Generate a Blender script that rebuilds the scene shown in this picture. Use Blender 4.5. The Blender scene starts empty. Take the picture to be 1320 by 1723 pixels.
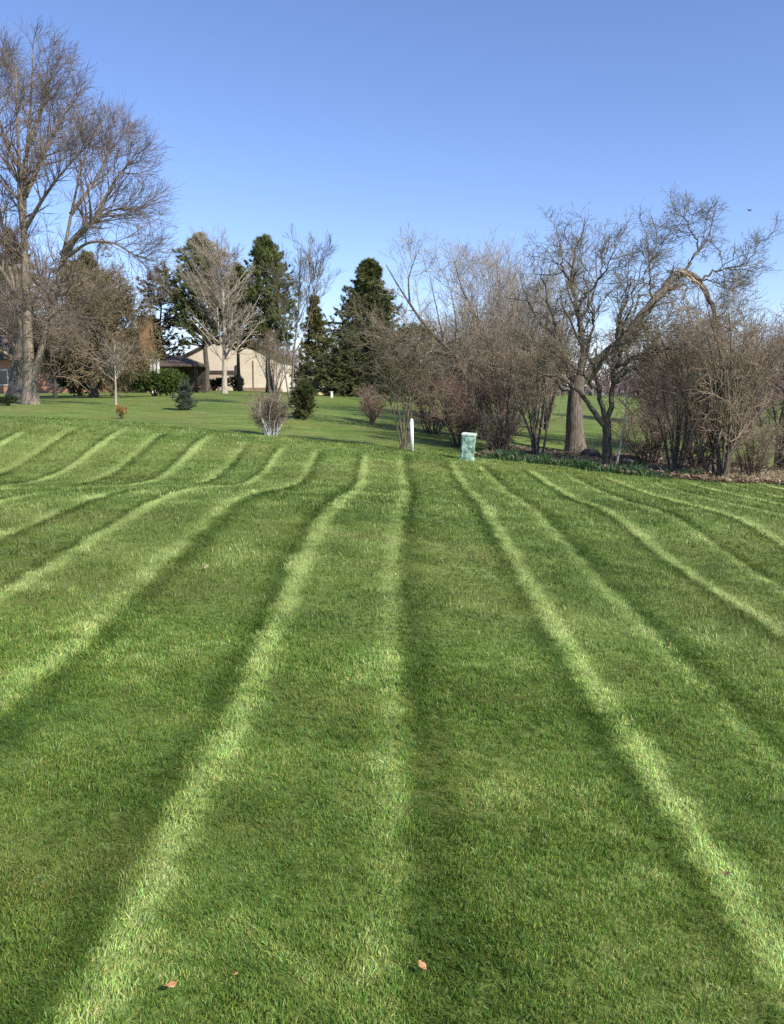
import bpy, bmesh, math, random
import numpy as np
from mathutils import Vector
random.seed(7)
RNG = np.random.default_rng(11)
scene = bpy.context.scene
COL = scene.collection

# ------------------------------------------------------------------ camera
F, CX, CY, HY, EYE = 1400.0, 660.0, 861.5, 655.0, 1.6      # pixels of the 1320x1723 photograph
PIT = math.atan((CY - HY) / F); CP, SP = math.cos(PIT), math.sin(PIT)
cam = bpy.data.cameras.new('camera'); cam_o = bpy.data.objects.new('camera', cam); COL.objects.link(cam_o)
cam.sensor_fit = 'VERTICAL'; cam.sensor_height = 24.0; cam.lens = 24.0 * F / 1723.0
cam.clip_start = 0.05; cam.clip_end = 3000
cam_o.location = (0, 0, EYE); cam_o.rotation_euler = (math.pi / 2 - PIT, 0, 0)
scene.camera = cam_o

# ------------------------------------------------------------------ sky and sun
SUN_EL, SUN_H = math.radians(38), Vector((0.76, -0.65))        # horizontal direction towards the sun: right and behind
SUN_H.normalize()
world = bpy.data.worlds.new('World'); scene.world = world; world.use_nodes = True
wn = world.node_tree; bg = wn.nodes['Background']
sky = wn.nodes.new('ShaderNodeTexSky'); sky.sky_type = 'NISHITA'; sky.sun_disc = False
sky.sun_elevation = SUN_EL; sky.sun_rotation = math.atan2(SUN_H.x, SUN_H.y)
sky.air_density = 1.0; sky.dust_density = 0.0; sky.ozone_density = 6.0; sky.altitude = 300
tint = wn.nodes.new('ShaderNodeMix'); tint.data_type = 'RGBA'; tint.blend_type = 'MULTIPLY'; tint.inputs[0].default_value = 1.0; tint.inputs[7].default_value = (1.17, 1.04, 1.13, 1)   # the camera's cooler white balance
wn.links.new(sky.outputs[0], tint.inputs[6]); wn.links.new(tint.outputs[2], bg.inputs[0]); bg.inputs[1].default_value = 0.115
sun = bpy.data.lights.new('sun', 'SUN'); sun_o = bpy.data.objects.new('sun', sun); COL.objects.link(sun_o)
sun.energy = 4.6; sun.angle = math.radians(0.53); sun.color = (1.0, 0.94, 0.84)
sd = Vector((SUN_H.x * math.cos(SUN_EL), SUN_H.y * math.cos(SUN_EL), math.sin(SUN_EL)))
sun_o.rotation_euler = sd.to_track_quat('Z', 'Y').to_euler(); sun_o.location = sd * 60
vs = scene.view_settings; vs.view_transform = 'Standard'; vs.look = 'None'; vs.gamma = 1; vs.exposure = 0.6
vs.use_curve_mapping = False
scene.cycles.use_denoising = False
scene.cycles.max_bounces = 6; scene.cycles.transparent_max_bounces = 4

# ------------------------------------------------------------------ the lie of the land (thin-plate surface through surveyed points)
def ray(px, py):
    a = (px - CX) / F; b = -(py - CY) / F
    return np.array([a, CP + b * SP, -SP + b * CP])
def at(px, py, d):
    r = ray(px, py); r = r / r[1] * d
    return (float(r[0]), float(r[1]), float(EYE + r[2]))
CT = [(x, y, -.085 * x) for x, y in ((-6, -3), (6, -3), (0, -3), (-6, 0), (6, 0), (0, 0), (-3, 2.5), (0, 2.5), (3, 2.5), (-4, 5), (4, 5), (0, 5), (8, 6), (-8, 5))]
CT += [at(*p) for p in [(200,890,7.6),(330,832,9.5),(20,880,7.8),(600,872,9),(900,932,8),(1200,945,8.9),(1310,880,11),
 (0,792,15.2),(180,797,15.2),(350,800,15.2),(500,803,14.8),(640,818,14.3),(790,830,13.8),(1000,842,14),(1300,845,14.5),
 (0,712,19),(105,715,19),(290,729,19),(425,742,19),(540,753,19),(665,764,19),(805,783,19),(950,795,19),(1100,806,19),(1300,815,19),
 (455,733,23),(510,702,29),(313,690,31),(52,680,33),(205,705,27),(627,712,29),(770,706,33),(950,725,31),(1300,772,27),(-60,690,28),
 (150,668,48),(600,668,48),(350,657,66),(0,662,66),(900,690,58),(1300,692,58),(600,660,90),(1300,668,120),(0,656,120),(700,657,150),(-1000,650,60),(2300,690,60)]]
CT = np.array(CT)
def _U(r2): return np.where(r2 > 1e-12, r2 * np.log(np.maximum(r2, 1e-12)), 0)
def _fit():
    P = CT[:, :2] / 10; n = len(P)
    K = _U(((P[:, None] - P[None]) ** 2).sum(-1)) + 2e-3 * np.eye(n)
    Q = np.c_[np.ones(n), P]
    return np.linalg.solve(np.block([[K, Q], [Q.T, np.zeros((3, 3))]]), np.r_[CT[:, 2], 0, 0, 0])
WT = _fit()
def Z(x, y):
    x = np.asarray(x, float); y = np.asarray(y, float); sh = x.shape
    r = np.hypot(x, y - 20).ravel(); k = np.minimum(1, 110 / np.maximum(r, 1e-6))
    q = np.c_[x.ravel() * k, 20 + (y.ravel() - 20) * k] / 10; P = CT[:, :2] / 10; n = len(P)
    out = np.empty(len(q))
    for i in range(0, len(q), 20000):
        qq = q[i:i + 20000]
        out[i:i + 20000] = _U(((qq[:, None] - P[None]) ** 2).sum(-1)) @ WT[:n] + WT[n] + qq @ WT[n + 1:]
    return out.reshape(sh)
def ground(px, d, dz=0.0):
    """point on the ground at distance d in the direction of column px"""
    x = (px - CX) / F * d / (CP + 0.12 * SP)
    return Vector((x, d, float(Z(x, d)) + dz))
def hit(px, py):
    r = ray(px, py); r = r / r[1]; d = np.arange(1., 40, .02)
    i = int(np.argmax(EYE + r[2] * d - Z(r[0] * d, d) < 0)); return Vector((r[0] * d[i], d[i], float(Z(r[0] * d[i], d[i]))))

# ------------------------------------------------------------------ helpers: objects, meshes, materials
def tag(o, label=None, cat=None, group=None, kind=None):
    if label: o['label'] = label
    if cat: o['category'] = cat
    if group: o['group'] = group
    if kind: o['kind'] = kind
    return o
def empty(name, loc, label, cat, group=None):
    o = bpy.data.objects.new(name, None); COL.objects.link(o); o.location = loc; o.empty_display_size = .2
    return tag(o, label, cat, group)
def link(name, me, parent=None, loc=None):
    o = bpy.data.objects.new(name, me); COL.objects.link(o)
    if parent is not None: o.parent = parent
    if loc is not None: o.location = loc
    return o
def mesh(name, V, faces, mat=None, smooth=False, col=None):
    """V (n,3); faces: list of (m,k) index arrays"""
    me = bpy.data.meshes.new(name); V = np.asarray(V, np.float32)
    faces = [np.asarray(f, np.int32) for f in faces if len(f)]
    me.vertices.add(len(V)); me.vertices.foreach_set('co', V.ravel())
    L = np.concatenate([f.ravel() for f in faces]); sz = np.concatenate([np.full(len(f), f.shape[1], np.int32) for f in faces])
    me.loops.add(len(L)); me.loops.foreach_set('vertex_index', L)
    st = np.concatenate([[0], np.cumsum(sz)[:-1]]).astype(np.int32)
    me.polygons.add(len(sz)); me.polygons.foreach_set('loop_start', st); me.polygons.foreach_set('loop_total', sz)
    if smooth: me.polygons.foreach_set('use_smooth', np.ones(len(sz), bool))
    if col is not None:
        a = me.color_attributes.new('col', 'FLOAT_COLOR', 'POINT')
        a.data.foreach_set('color', np.c_[col, np.ones(len(col))].astype(np.float32).ravel())
    me.update(calc_edges=True); me.validate()
    if mat: me.materials.append(mat)
    return me
def tubes(P, R, n=3):
    """P (m,k,3) polylines, R (m,k) radii -> verts, quads"""
    m, k, _ = P.shape
    T = np.gradient(P, axis=1); T /= np.maximum(np.linalg.norm(T, axis=2, keepdims=True), 1e-9)
    ref = np.where(np.abs(T[..., 2:3]) > .9, np.array([1., 0, 0]), np.array([0, 0, 1.]))
    A = np.cross(T, ref); A /= np.maximum(np.linalg.norm(A, axis=2, keepdims=True), 1e-9); B = np.cross(T, A)
    an = np.arange(n) * 2 * math.pi / n
    V = P[:, :, None] + R[:, :, None, None] * (np.cos(an)[None, None, :, None] * A[:, :, None] + np.sin(an)[None, None, :, None] * B[:, :, None])
    idx = np.arange(m * k * n).reshape(m, k, n); a = idx[:, :-1]; b = idx[:, 1:]
    Q = np.stack([a, np.roll(a, -1, 2), np.roll(b, -1, 2), b], -1).reshape(-1, 4)
    return V.reshape(-1, 3), Q
def join(parts):
    Vs, Fs, o = [], [], 0
    for V, Q in parts: Vs.append(V); Fs.append(Q + o); o += len(V)
    return np.concatenate(Vs), Fs
def resample(pts, k):
    pts = np.asarray(pts, float); d = np.r_[0, np.cumsum(np.linalg.norm(np.diff(pts, axis=0), axis=1))]
    t = np.linspace(0, d[-1], k)
    # smooth with Catmull-Rom-like cubic through numpy: interpolate then soften
    q = np.stack([np.interp(t, d, pts[:, i]) for i in range(3)], 1)
    for _ in range(2): q[1:-1] = (q[:-2] + 2 * q[1:-1] + q[2:]) / 4
    return q
def unit(v): return v / np.maximum(np.linalg.norm(v, axis=-1, keepdims=True), 1e-9)
def sprout(P, R, n, t0, t1, ang, length, k, r_ratio, r_tip, up=0.0, wig=.15, rng=RNG, droop=0.0, lfall=0.5, tpow=1.0, rmax=9.0, flat=0.0):
    """children branches on polylines P: n on average per parent; length absolute at the base of the range, falling by lfall to the tip"""
    m, K, _ = P.shape
    cnt = rng.poisson(n, m) if np.isscalar(n) else rng.poisson(n)
    pi = np.repeat(np.arange(m), cnt); M = len(pi)
    t = t0 + (t1 - t0) * rng.random(M) ** tpow
    f = t * (K - 1); i = np.minimum(f.astype(int), K - 2); w = (f - i)[:, None]
    p = P[pi, i] * (1 - w) + P[pi, i + 1] * w; T = unit(P[pi, i + 1] - P[pi, i])
    r = R[pi, i] * (1 - w[:, 0]) + R[pi, i + 1] * w[:, 0]
    v = unit(np.cross(T, rng.normal(size=(M, 3))))
    if flat: v[:, 2] *= (1 - flat); v = unit(v)
    a = np.radians(ang[0] + (ang[1] - ang[0]) * rng.random(M))[:, None]
    d = unit(np.cos(a) * T + np.sin(a) * v)
    L = (length if np.isscalar(length) else length[pi]) * (1 - lfall * (t - t0) / max(t1 - t0, 1e-6)) * (.55 + .75 * rng.random(M))
    out = np.empty((M, k, 3)); out[:, 0] = p
    for j in range(1, k):
        d = unit(d + wig * rng.normal(size=(M, 3)) + np.array([0, 0, up - droop * j / k]))
        out[:, j] = out[:, j - 1] + d * (L / (k - 1))[:, None]
    r0 = np.minimum(np.minimum(r * r_ratio, r * .9), rmax); r0 = np.maximum(r0, r_tip)
    RR = r0[:, None] + (r_tip - r0)[:, None] * np.linspace(0, 1, k)[None] ** .8
    return out, RR
def nd(nt, typ, **kw):
    n = nt.nodes.new(typ)
    for k, v in kw.items(): setattr(n, k, v)
    return n
MATS = {}
def mat(name, c1, c2, scale=6.0, rough=.85, stretch=(1, 1, 1), bump=0.0, translucent=0.0, spec=.3, detail=5.0, coord='Object', lo=.35, hi=.65, rnd=0.0):
    """two-tone noise material"""
    if name in MATS: return MATS[name]
    m = bpy.data.materials.new(name); m.use_nodes = True; nt = m.node_tree; b = nt.nodes['Principled BSDF']; MATS[name] = m
    tc = nd(nt, 'ShaderNodeTexCoord'); mp = nd(nt, 'ShaderNodeMapping'); mp.inputs['Scale'].default_value = stretch
    nz = nd(nt, 'ShaderNodeTexNoise'); nz.inputs['Scale'].default_value = scale; nz.inputs['Detail'].default_value = detail; nz.inputs['Roughness'].default_value = .65
    nt.links.new(tc.outputs[coord], mp.inputs[0]); nt.links.new(mp.outputs[0], nz.inputs[0])
    cr = nd(nt, 'ShaderNodeValToRGB'); cr.color_ramp.elements[0].position = lo; cr.color_ramp.elements[1].position = hi
    cr.color_ramp.elements[0].color = (*c1, 1); cr.color_ramp.elements[1].color = (*c2, 1)
    nt.links.new(nz.outputs[0], cr.inputs[0]); nt.links.new(cr.outputs[0], b.inputs['Base Color'])
    b.inputs['Roughness'].default_value = rough; b.inputs['Specular IOR Level'].default_value = spec
    if bump:
        bp = nd(nt, 'ShaderNodeBump'); bp.inputs['Strength'].default_value = bump; bp.inputs['Distance'].default_value = .05
        nt.links.new(nz.outputs[0], bp.inputs['Height']); nt.links.new(bp.outputs[0], b.inputs['Normal'])
    if translucent:
        tr = nd(nt, 'ShaderNodeBsdfTranslucent'); mx = nd(nt, 'ShaderNodeMixShader'); mx.inputs[0].default_value = translucent
        nt.links.new(cr.outputs[0], tr.inputs[0]); nt.links.new(b.outputs[0], mx.inputs[1]); nt.links.new(tr.outputs[0], mx.inputs[2])
        nt.links.new(mx.outputs[0], nt.nodes['Material Output'].inputs[0])
    return m
def box(bm, x0, x1, y0, y1, z0, z1):
    v = [bm.verts.new(p) for p in ((x0,y0,z0),(x1,y0,z0),(x1,y1,z0),(x0,y1,z0),(x0,y0,z1),(x1,y0,z1),(x1,y1,z1),(x0,y1,z1))]
    for f in ((3,2,1,0),(4,5,6,7),(0,1,5,4),(1,2,6,5),(2,3,7,6),(3,0,4,7)): bm.faces.new([v[i] for i in f])
def poly_prism(bm, pts, dvec):
    a = [bm.verts.new(p) for p in pts]; b = [bm.verts.new(Vector(p) + Vector(dvec)) for p in pts]; n = len(a)
    bm.faces.new(a); bm.faces.new(b[::-1])
    for i in range(n): bm.faces.new([a[i], b[i], b[(i + 1) % n], a[(i + 1) % n]])
def bmo(name, bm, m, parent=None, bevel=0.0, loc=None, smooth=False):
    bmesh.ops.recalc_face_normals(bm, faces=bm.faces)
    if bevel: bmesh.ops.bevel(bm, geom=list(bm.edges), offset=bevel, segments=2, affect='EDGES', clamp_overlap=True)
    me = bpy.data.meshes.new(name); bm.to_mesh(me); bm.free(); me.materials.append(m)
    if smooth: me.polygons.foreach_set('use_smooth', np.ones(len(me.polygons), bool))
    return link(name, me, parent, loc)
def boxo(name, m, parent, *b, bevel=0.0):
    bm = bmesh.new(); box(bm, *b); return bmo(name, bm, m, parent, bevel)
def vnoise(x, y, s, seed=0):
    """smooth value noise in [0,1]"""
    r = np.random.default_rng(seed).random((97, 97)); x = np.asarray(x) / s + 1000.37; y = np.asarray(y) / s + 1000.71
    i = np.floor(x).astype(int); j = np.floor(y).astype(int); u = x - i; v = y - j; u = u * u * (3 - 2 * u); v = v * v * (3 - 2 * v)
    g = lambda a, b: r[a % 97, b % 97]
    return (g(i, j) * (1 - u) + g(i + 1, j) * u) * (1 - v) + (g(i, j + 1) * (1 - u) + g(i + 1, j + 1) * u) * v

# ------------------------------------------------------------------ mowing stripes: two tracks (a, b) per double pass
SA = [-11.9, -10.0, -8.1, -6.2, -4.28, -2.52, -.66, 1.25, 3.05, 4.72, 6.5, 8.35, 10.2]      # bright narrow tracks at y = 10
SB = [-11.1, -9.1, -7.2, -5.3, -3.3, -1.72, .11, 1.92, 3.85, 5.6, 7.4, 9.25, 11.1]           # softer tracks
SX = np.array(sum(([a, b] for a, b in zip(SA, SB)), [])); SU = np.array(sum(([k, k + .44] for k in range(len(SA))), []), float)
def lane(x, y):
    xs = x - .016 * (y - 10) - .05 * np.sin(y * .55 + .6) * np.clip(y / 6, 0, 1)
    return np.interp(xs, SX, SU, left=SU[0], right=SU[-1])
PAT = [(0.0, 1.0), (.03, .96), (.05, .45), (.075, .04), (.20, -.04), (.31, -.02), (.37, .14), (.405, .55), (.445, .58), (.468, -.25), (.50, -.86), (.54, -.50), (.58, -.10), (.72, -.02), (.86, -.04), (.90, -.36), (.932, -.88), (.955, -.42), (.972, .45), (1.0, 1.0)]
def end_y(x): return 19.1 + .35 * np.sin(x * .9) + .18 * np.sin(x * 2.7 + 1)
def mown(x, y):
    m = np.clip((end_y(x) - y) / .9, 0, 1) * np.clip((x + 11.5) / .8, 0, 1) * np.clip((10.5 - x) / .8, 0, 1)
    return m
def pattern(x, y):
    u = lane(x, y); f = np.interp(u - np.floor(u), [p[0] for p in PAT], [p[1] for p in PAT])
    return f * mown(x, y)

# ------------------------------------------------------------------ ground sheet
def axis(lo, hi, flo, fhi, step, g=1.18):
    a = list(np.arange(flo, fhi + 1e-6, step)); s = step; x = a[-1]
    while x < hi: s *= g; x += s; a.append(min(x, hi))
    s = step; x = a[0]; b = []
    while x > lo: s *= g; x -= s; b.append(max(x, lo))
    return np.array(b[::-1] + a)
gx = axis(-900, 900, -10, 11, .16); gy = axis(-60, 1500, -1, 24, .16)
XX, YY = np.meshgrid(gx, gy); ZZ = Z(XX, YY)
ny, nx = XX.shape; idx = np.arange(nx * ny).reshape(ny, nx)
gq = np.stack([idx[:-1, :-1], idx[:-1, 1:], idx[1:, 1:], idx[1:, :-1]], -1).reshape(-1, 4)
gm = mesh('lawn', np.c_[XX.ravel(), YY.ravel(), ZZ.ravel()], [gq], None, True)
for nm, val in (('lane', lane(XX, YY)), ('mown', mown(XX, YY)), ('thatch', np.clip((8.5 - YY) / 5, 0, 1) * .7)):
    a = gm.attributes.new(nm, 'FLOAT', 'POINT'); a.data.foreach_set('value', val.ravel().astype(np.float32))
def lawn_material():
    m = bpy.data.materials.new('lawn_grass_ground'); m.use_nodes = True; nt = m.node_tree; b = nt.nodes['Principled BSDF']; lk = nt.links.new
    tc = nd(nt, 'ShaderNodeTexCoord')
    def noise(s, det=4, st=(1, 1, 1)):
        mp = nd(nt, 'ShaderNodeMapping'); mp.inputs['Scale'].default_value = st; lk(tc.outputs['Object'], mp.inputs[0])
        n = nd(nt, 'ShaderNodeTexNoise'); n.inputs['Scale'].default_value = s; n.inputs['Detail'].default_value = det; lk(mp.outputs[0], n.inputs[0]); return n.outputs[0]
    def mth(op, a, bb, clamp=False):
        n = nd(nt, 'ShaderNodeMath', operation=op, use_clamp=clamp)
        for i, v in enumerate((a, bb)):
            if isinstance(v, (int, float)): n.inputs[i].default_value = v
            else: lk(v, n.inputs[i])
        return n.outputs[0]
    la = nd(nt, 'ShaderNodeAttribute', attribute_name='lane'); mo = nd(nt, 'ShaderNodeAttribute', attribute_name='mown')
    fr = mth('FRACT', mth('ADD', la.outputs['Fac'], mth('MULTIPLY', mth('SUBTRACT', noise(5.0, 3), .5), .07)), 0)
    cr = nd(nt, 'ShaderNodeValToRGB'); r = cr.color_ramp
    while len(r.elements) > 1: r.elements.remove(r.elements[-1])
    for i, (p, f) in enumerate(PAT):
        e = r.elements[0] if i == 0 else r.elements.new(p); e.position = p; g = .5 + .5 * f; e.color = (g, g, g, 1)
    lk(fr, cr.inputs[0])
    f = mth('MULTIPLY', mth('SUBTRACT', cr.outputs[0], .5), mo.outputs['Fac'])
    tone = mth('ADD', mth('MULTIPLY', f, 0.8), .42)  # brightness of the leaning stripes, painted into the sheet's colour
    tone = mth('ADD', tone, mth('MULTIPLY', mth('SUBTRACT', noise(1.3, 6, (.6, 1.5, 1)), .5), .75))
    tone = mth('ADD', tone, mth('MULTIPLY', mth('SUBTRACT', noise(28, 4), .5), .9)); tone = mth('ADD', tone, mth('MULTIPLY', mth('SUBTRACT', noise(.22, 3), .5), .5)); tone = mth('ADD', tone, mth('MULTIPLY', mth('SUBTRACT', noise(6, 5), .5), .5))
    th = nd(nt, 'ShaderNodeAttribute', attribute_name='thatch'); tone = mth('SUBTRACT', tone, mth('MULTIPLY', th.outputs['Fac'], .20))      # where single blades stand, the sheet is the thatch beneath them
    c2 = nd(nt, 'ShaderNodeValToRGB'); r = c2.color_ramp; r.elements[0].position = 0; r.elements[1].position = 1
    r.elements[0].color = (.040, .080, .010, 1); r.elements[1].color = (.34, .43, .13, 1)
    e = r.elements.new(.42); e.color = (.128, .185, .036, 1)
    lk(tone, c2.inputs[0])
    ol = nd(nt, 'ShaderNodeMix', data_type='RGBA'); ol.inputs[7].default_value = (.19, .175, .05, 1)
    pf = mth('MULTIPLY', mth('SUBTRACT', noise(.45, 5), .43), 2.0, True); lk(pf, ol.inputs[0]); lk(c2.outputs[0], ol.inputs[6])
    lk(ol.outputs[2], b.inputs['Base Color']); b.inputs['Roughness'].default_value = .8; b.inputs['Specular IOR Level'].default_value = .2
    bp = nd(nt, 'ShaderNodeBump'); bp.inputs['Strength'].default_value = .55; bp.inputs['Distance'].default_value = .03; lk(noise(60, 4), bp.inputs['Height']); lk(bp.outputs[0], b.inputs['Normal'])
    return m
gm.materials.append(lawn_material())
lawn = link('lawn', gm); lawn['kind'] = 'structure'; lawn['label'] = 'mown green lawn with light and dark stripes'

# ------------------------------------------------------------------ grass blades
def blade_material():
    m = bpy.data.materials.new('grass_blade'); m.use_nodes = True; nt = m.node_tree; b = nt.nodes['Principled BSDF']
    a = nd(nt, 'ShaderNodeVertexColor', layer_name='col'); nt.links.new(a.outputs[0], b.inputs['Base Color'])
    b.inputs['Roughness'].default_value = .45; b.inputs['Specular IOR Level'].default_value = .35
    tr = nd(nt, 'ShaderNodeBsdfTranslucent'); mx = nd(nt, 'ShaderNodeMixShader'); mx.inputs[0].default_value = .3
    nt.links.new(a.outputs[0], tr.inputs[0]); nt.links.new(b.outputs[0], mx.inputs[1]); nt.links.new(tr.outputs[0], mx.inputs[2])
    nt.links.new(mx.outputs[0], nt.nodes['Material Output'].inputs[0]); return m
BLADE = blade_material()
PATCH = [(hit(px, py), rx, ry, k) for px, py, rx, ry, k in ((800, 937, .45, .22, 1.0), (680, 912, 1.2, .13, 1.0), (590, 948, .6, .12, .9), (130, 870, .9, .25, .8), (225, 985, .6, .25, .5), (560, 1185, .25, .2, .5), (230, 1450, .2, .2, .8), (60, 1480, .25, .18, .6), (860, 1180, .3, .12, .5), (1180, 1030, .5, .15, .5))]
GRNG = np.random.default_rng(303)
def grass_points(d0, d1, dens, marg):
    A = (d1 - d0) * (d1 * .48 + marg) * 2; n = int(A * dens); y = d0 + (d1 - d0) * GRNG.random(n); hw = d1 * .48 + marg
    x = (GRNG.random(n) * 2 - 1) * hw; k = np.abs(x) < y * .48 + marg; return x[k], y[k]
def blade_colour(x, y, f, gs=.45, dk=1.0, bl=1.0, fk=.36):
    n = len(x)
    # blade colour, with the sheen and shade of the mowing stripes painted in
    g = GRNG.random(n); tone = .38 + fk * f + gs * (g - .5) + .35 * (vnoise(x, y, .05, 36) - .5) + .30 * (vnoise(x, y, .14, 37) - .5) + bl * .60 * (vnoise(x, y, .4, 31) - .5) + bl * .45 * (vnoise(x, y * 1.0, 1.3, 33) - .5)
    tone = np.clip(tone, 0, 1)[:, None]
    c0 = np.array([.070, .122, .018]); c1 = np.array([.150, .228, .040]); c2 = np.array([.43, .52, .165])
    c = np.where(tone < .45, c0 + (c1 - c0) * tone / .45, c1 + (c2 - c1) * (tone - .45) / .55)
    dead = np.zeros(n)
    for p, rx, ry, k in PATCH: dead = np.maximum(dead, k * np.exp(-((x - p.x) / rx) ** 2 - ((y - p.y) / ry) ** 2))
    dead = .05 + .75 * dead + .22 * np.clip(vnoise(x, y, 1.1, 44) * vnoise(x, y, .3, 45) * 2.2 - .9, 0, 1)
    dm = (GRNG.random(n) < dead * dk)[:, None]; straw = np.array([.31, .31, .10]) * (.5 + .7 * GRNG.random((n, 1)))
    c = np.where(dm, straw, c)
    c = c * (1 + .10 * GRNG.normal(size=(n, 3)) * np.array([.8, .5, .6])); c = np.clip(c, .006, .8)
    return c
def grass(name, d0, d1, dens, Lm, wm, seg, marg=.9):
    x, y = grass_points(d0, d1, dens, marg)
    k0 = GRNG.random(len(x)) < np.where(y < 6.0, (y - 4.2) / 1.8, 1); x, y = x[k0], y[k0]
    # clumped: thin out in the gaps of a fine noise
    keep = GRNG.random(len(x)) < .22 + 1.25 * vnoise(x, y, .035 if d1 < 6 else .12, 3); x, y = x[keep], y[keep]; n = len(x)
    wob = (vnoise(x, y, .16, 5) - .5) * .10 + (vnoise(x, y, .9, 6) - .5) * .08
    f = pattern(x + wob, y); rag = vnoise(x, y, .3, 8)
    f = f * (.55 + .75 * rag)
    z = Z(x, y)
    base = np.c_[x, y, z - .004]
    L = Lm * (.55 + .8 * GRNG.random(n)) * (1 + .35 * (vnoise(x, y, .5, 12) - .5)) * (1 - .12 * np.abs(f))
    ld = GRNG.normal(size=(n, 2)) * .42; ld[:, 1] += f * 1.0; ld[:, 0] += (vnoise(x, y, .3, 21) - .5) * .8
    lean = np.c_[ld, np.zeros(n)]
    up = np.array([0, 0, 1.])
    d1v = unit(up + .55 * lean); d2v = unit(up * .75 + 1.15 * lean + GRNG.normal(size=(n, 3)) * .15)
    az = GRNG.random(n) * 2 * math.pi; side = np.c_[np.cos(az), np.sin(az), np.zeros(n)]
    # blade faces turn mostly across the lean direction
    ln = np.linalg.norm(ld, axis=1); perp = np.c_[-ld[:, 1], ld[:, 0], np.zeros(n)] / np.maximum(ln, 1e-6)[:, None]
    side = unit(side * .6 + perp * np.sign((perp * side).sum(1))[:, None])
    w = (wm * np.exp(.38 * GRNG.normal(size=n)) * .95)[:, None]; L = L * np.where(GRNG.random(n) < .03, 1.45, 1.0)
    m1 = base + d1v * (L * .5)[:, None]; tip = m1 + d2v * (L * .55)[:, None]
    c = blade_colour(x, y, f)
    if seg == 2:
        V = np.stack([base - side * w / 2, base + side * w / 2, m1 + side * w * .42, m1 - side * w * .42, tip], 1).reshape(-1, 3)
        i = np.arange(n)[:, None] * 5; fs = [i + np.array([0, 1, 2, 3]), i + np.array([3, 2, 4])]; cc = np.repeat(c, 5, 0)
    else:
        V = np.stack([base - side * w / 2, base + side * w / 2, tip], 1).reshape(-1, 3)
        i = np.arange(n)[:, None] * 3; fs = [i + np.array([0, 1, 2])]; cc = np.repeat(c, 3, 0)
    return V, fs, cc
def lawn_blades():
    Vs, Fs, Cs, o = [], [], [], 0
    for a in ((4.4, 9.5, 6200, .034, .0055, 1), (9.5, 15, 1800, .044, .0095, 1, 1.2), (15, 22, 700, .046, .014, 1, 2.0)):
        V, fs, cc = grass('g', *a); Vs.append(V); Fs += [f + o for f in fs]; Cs.append(cc); o += len(V)
    me = mesh('grass', np.concatenate(Vs), Fs, BLADE, False, np.concatenate(Cs)); print('grass tris', sum(len(f) * (f.shape[1] - 2) for f in Fs))
    return tag(link('grass', me), 'short green blades of the striped lawn', 'grass', kind='stuff')
lawn_blades()

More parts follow.
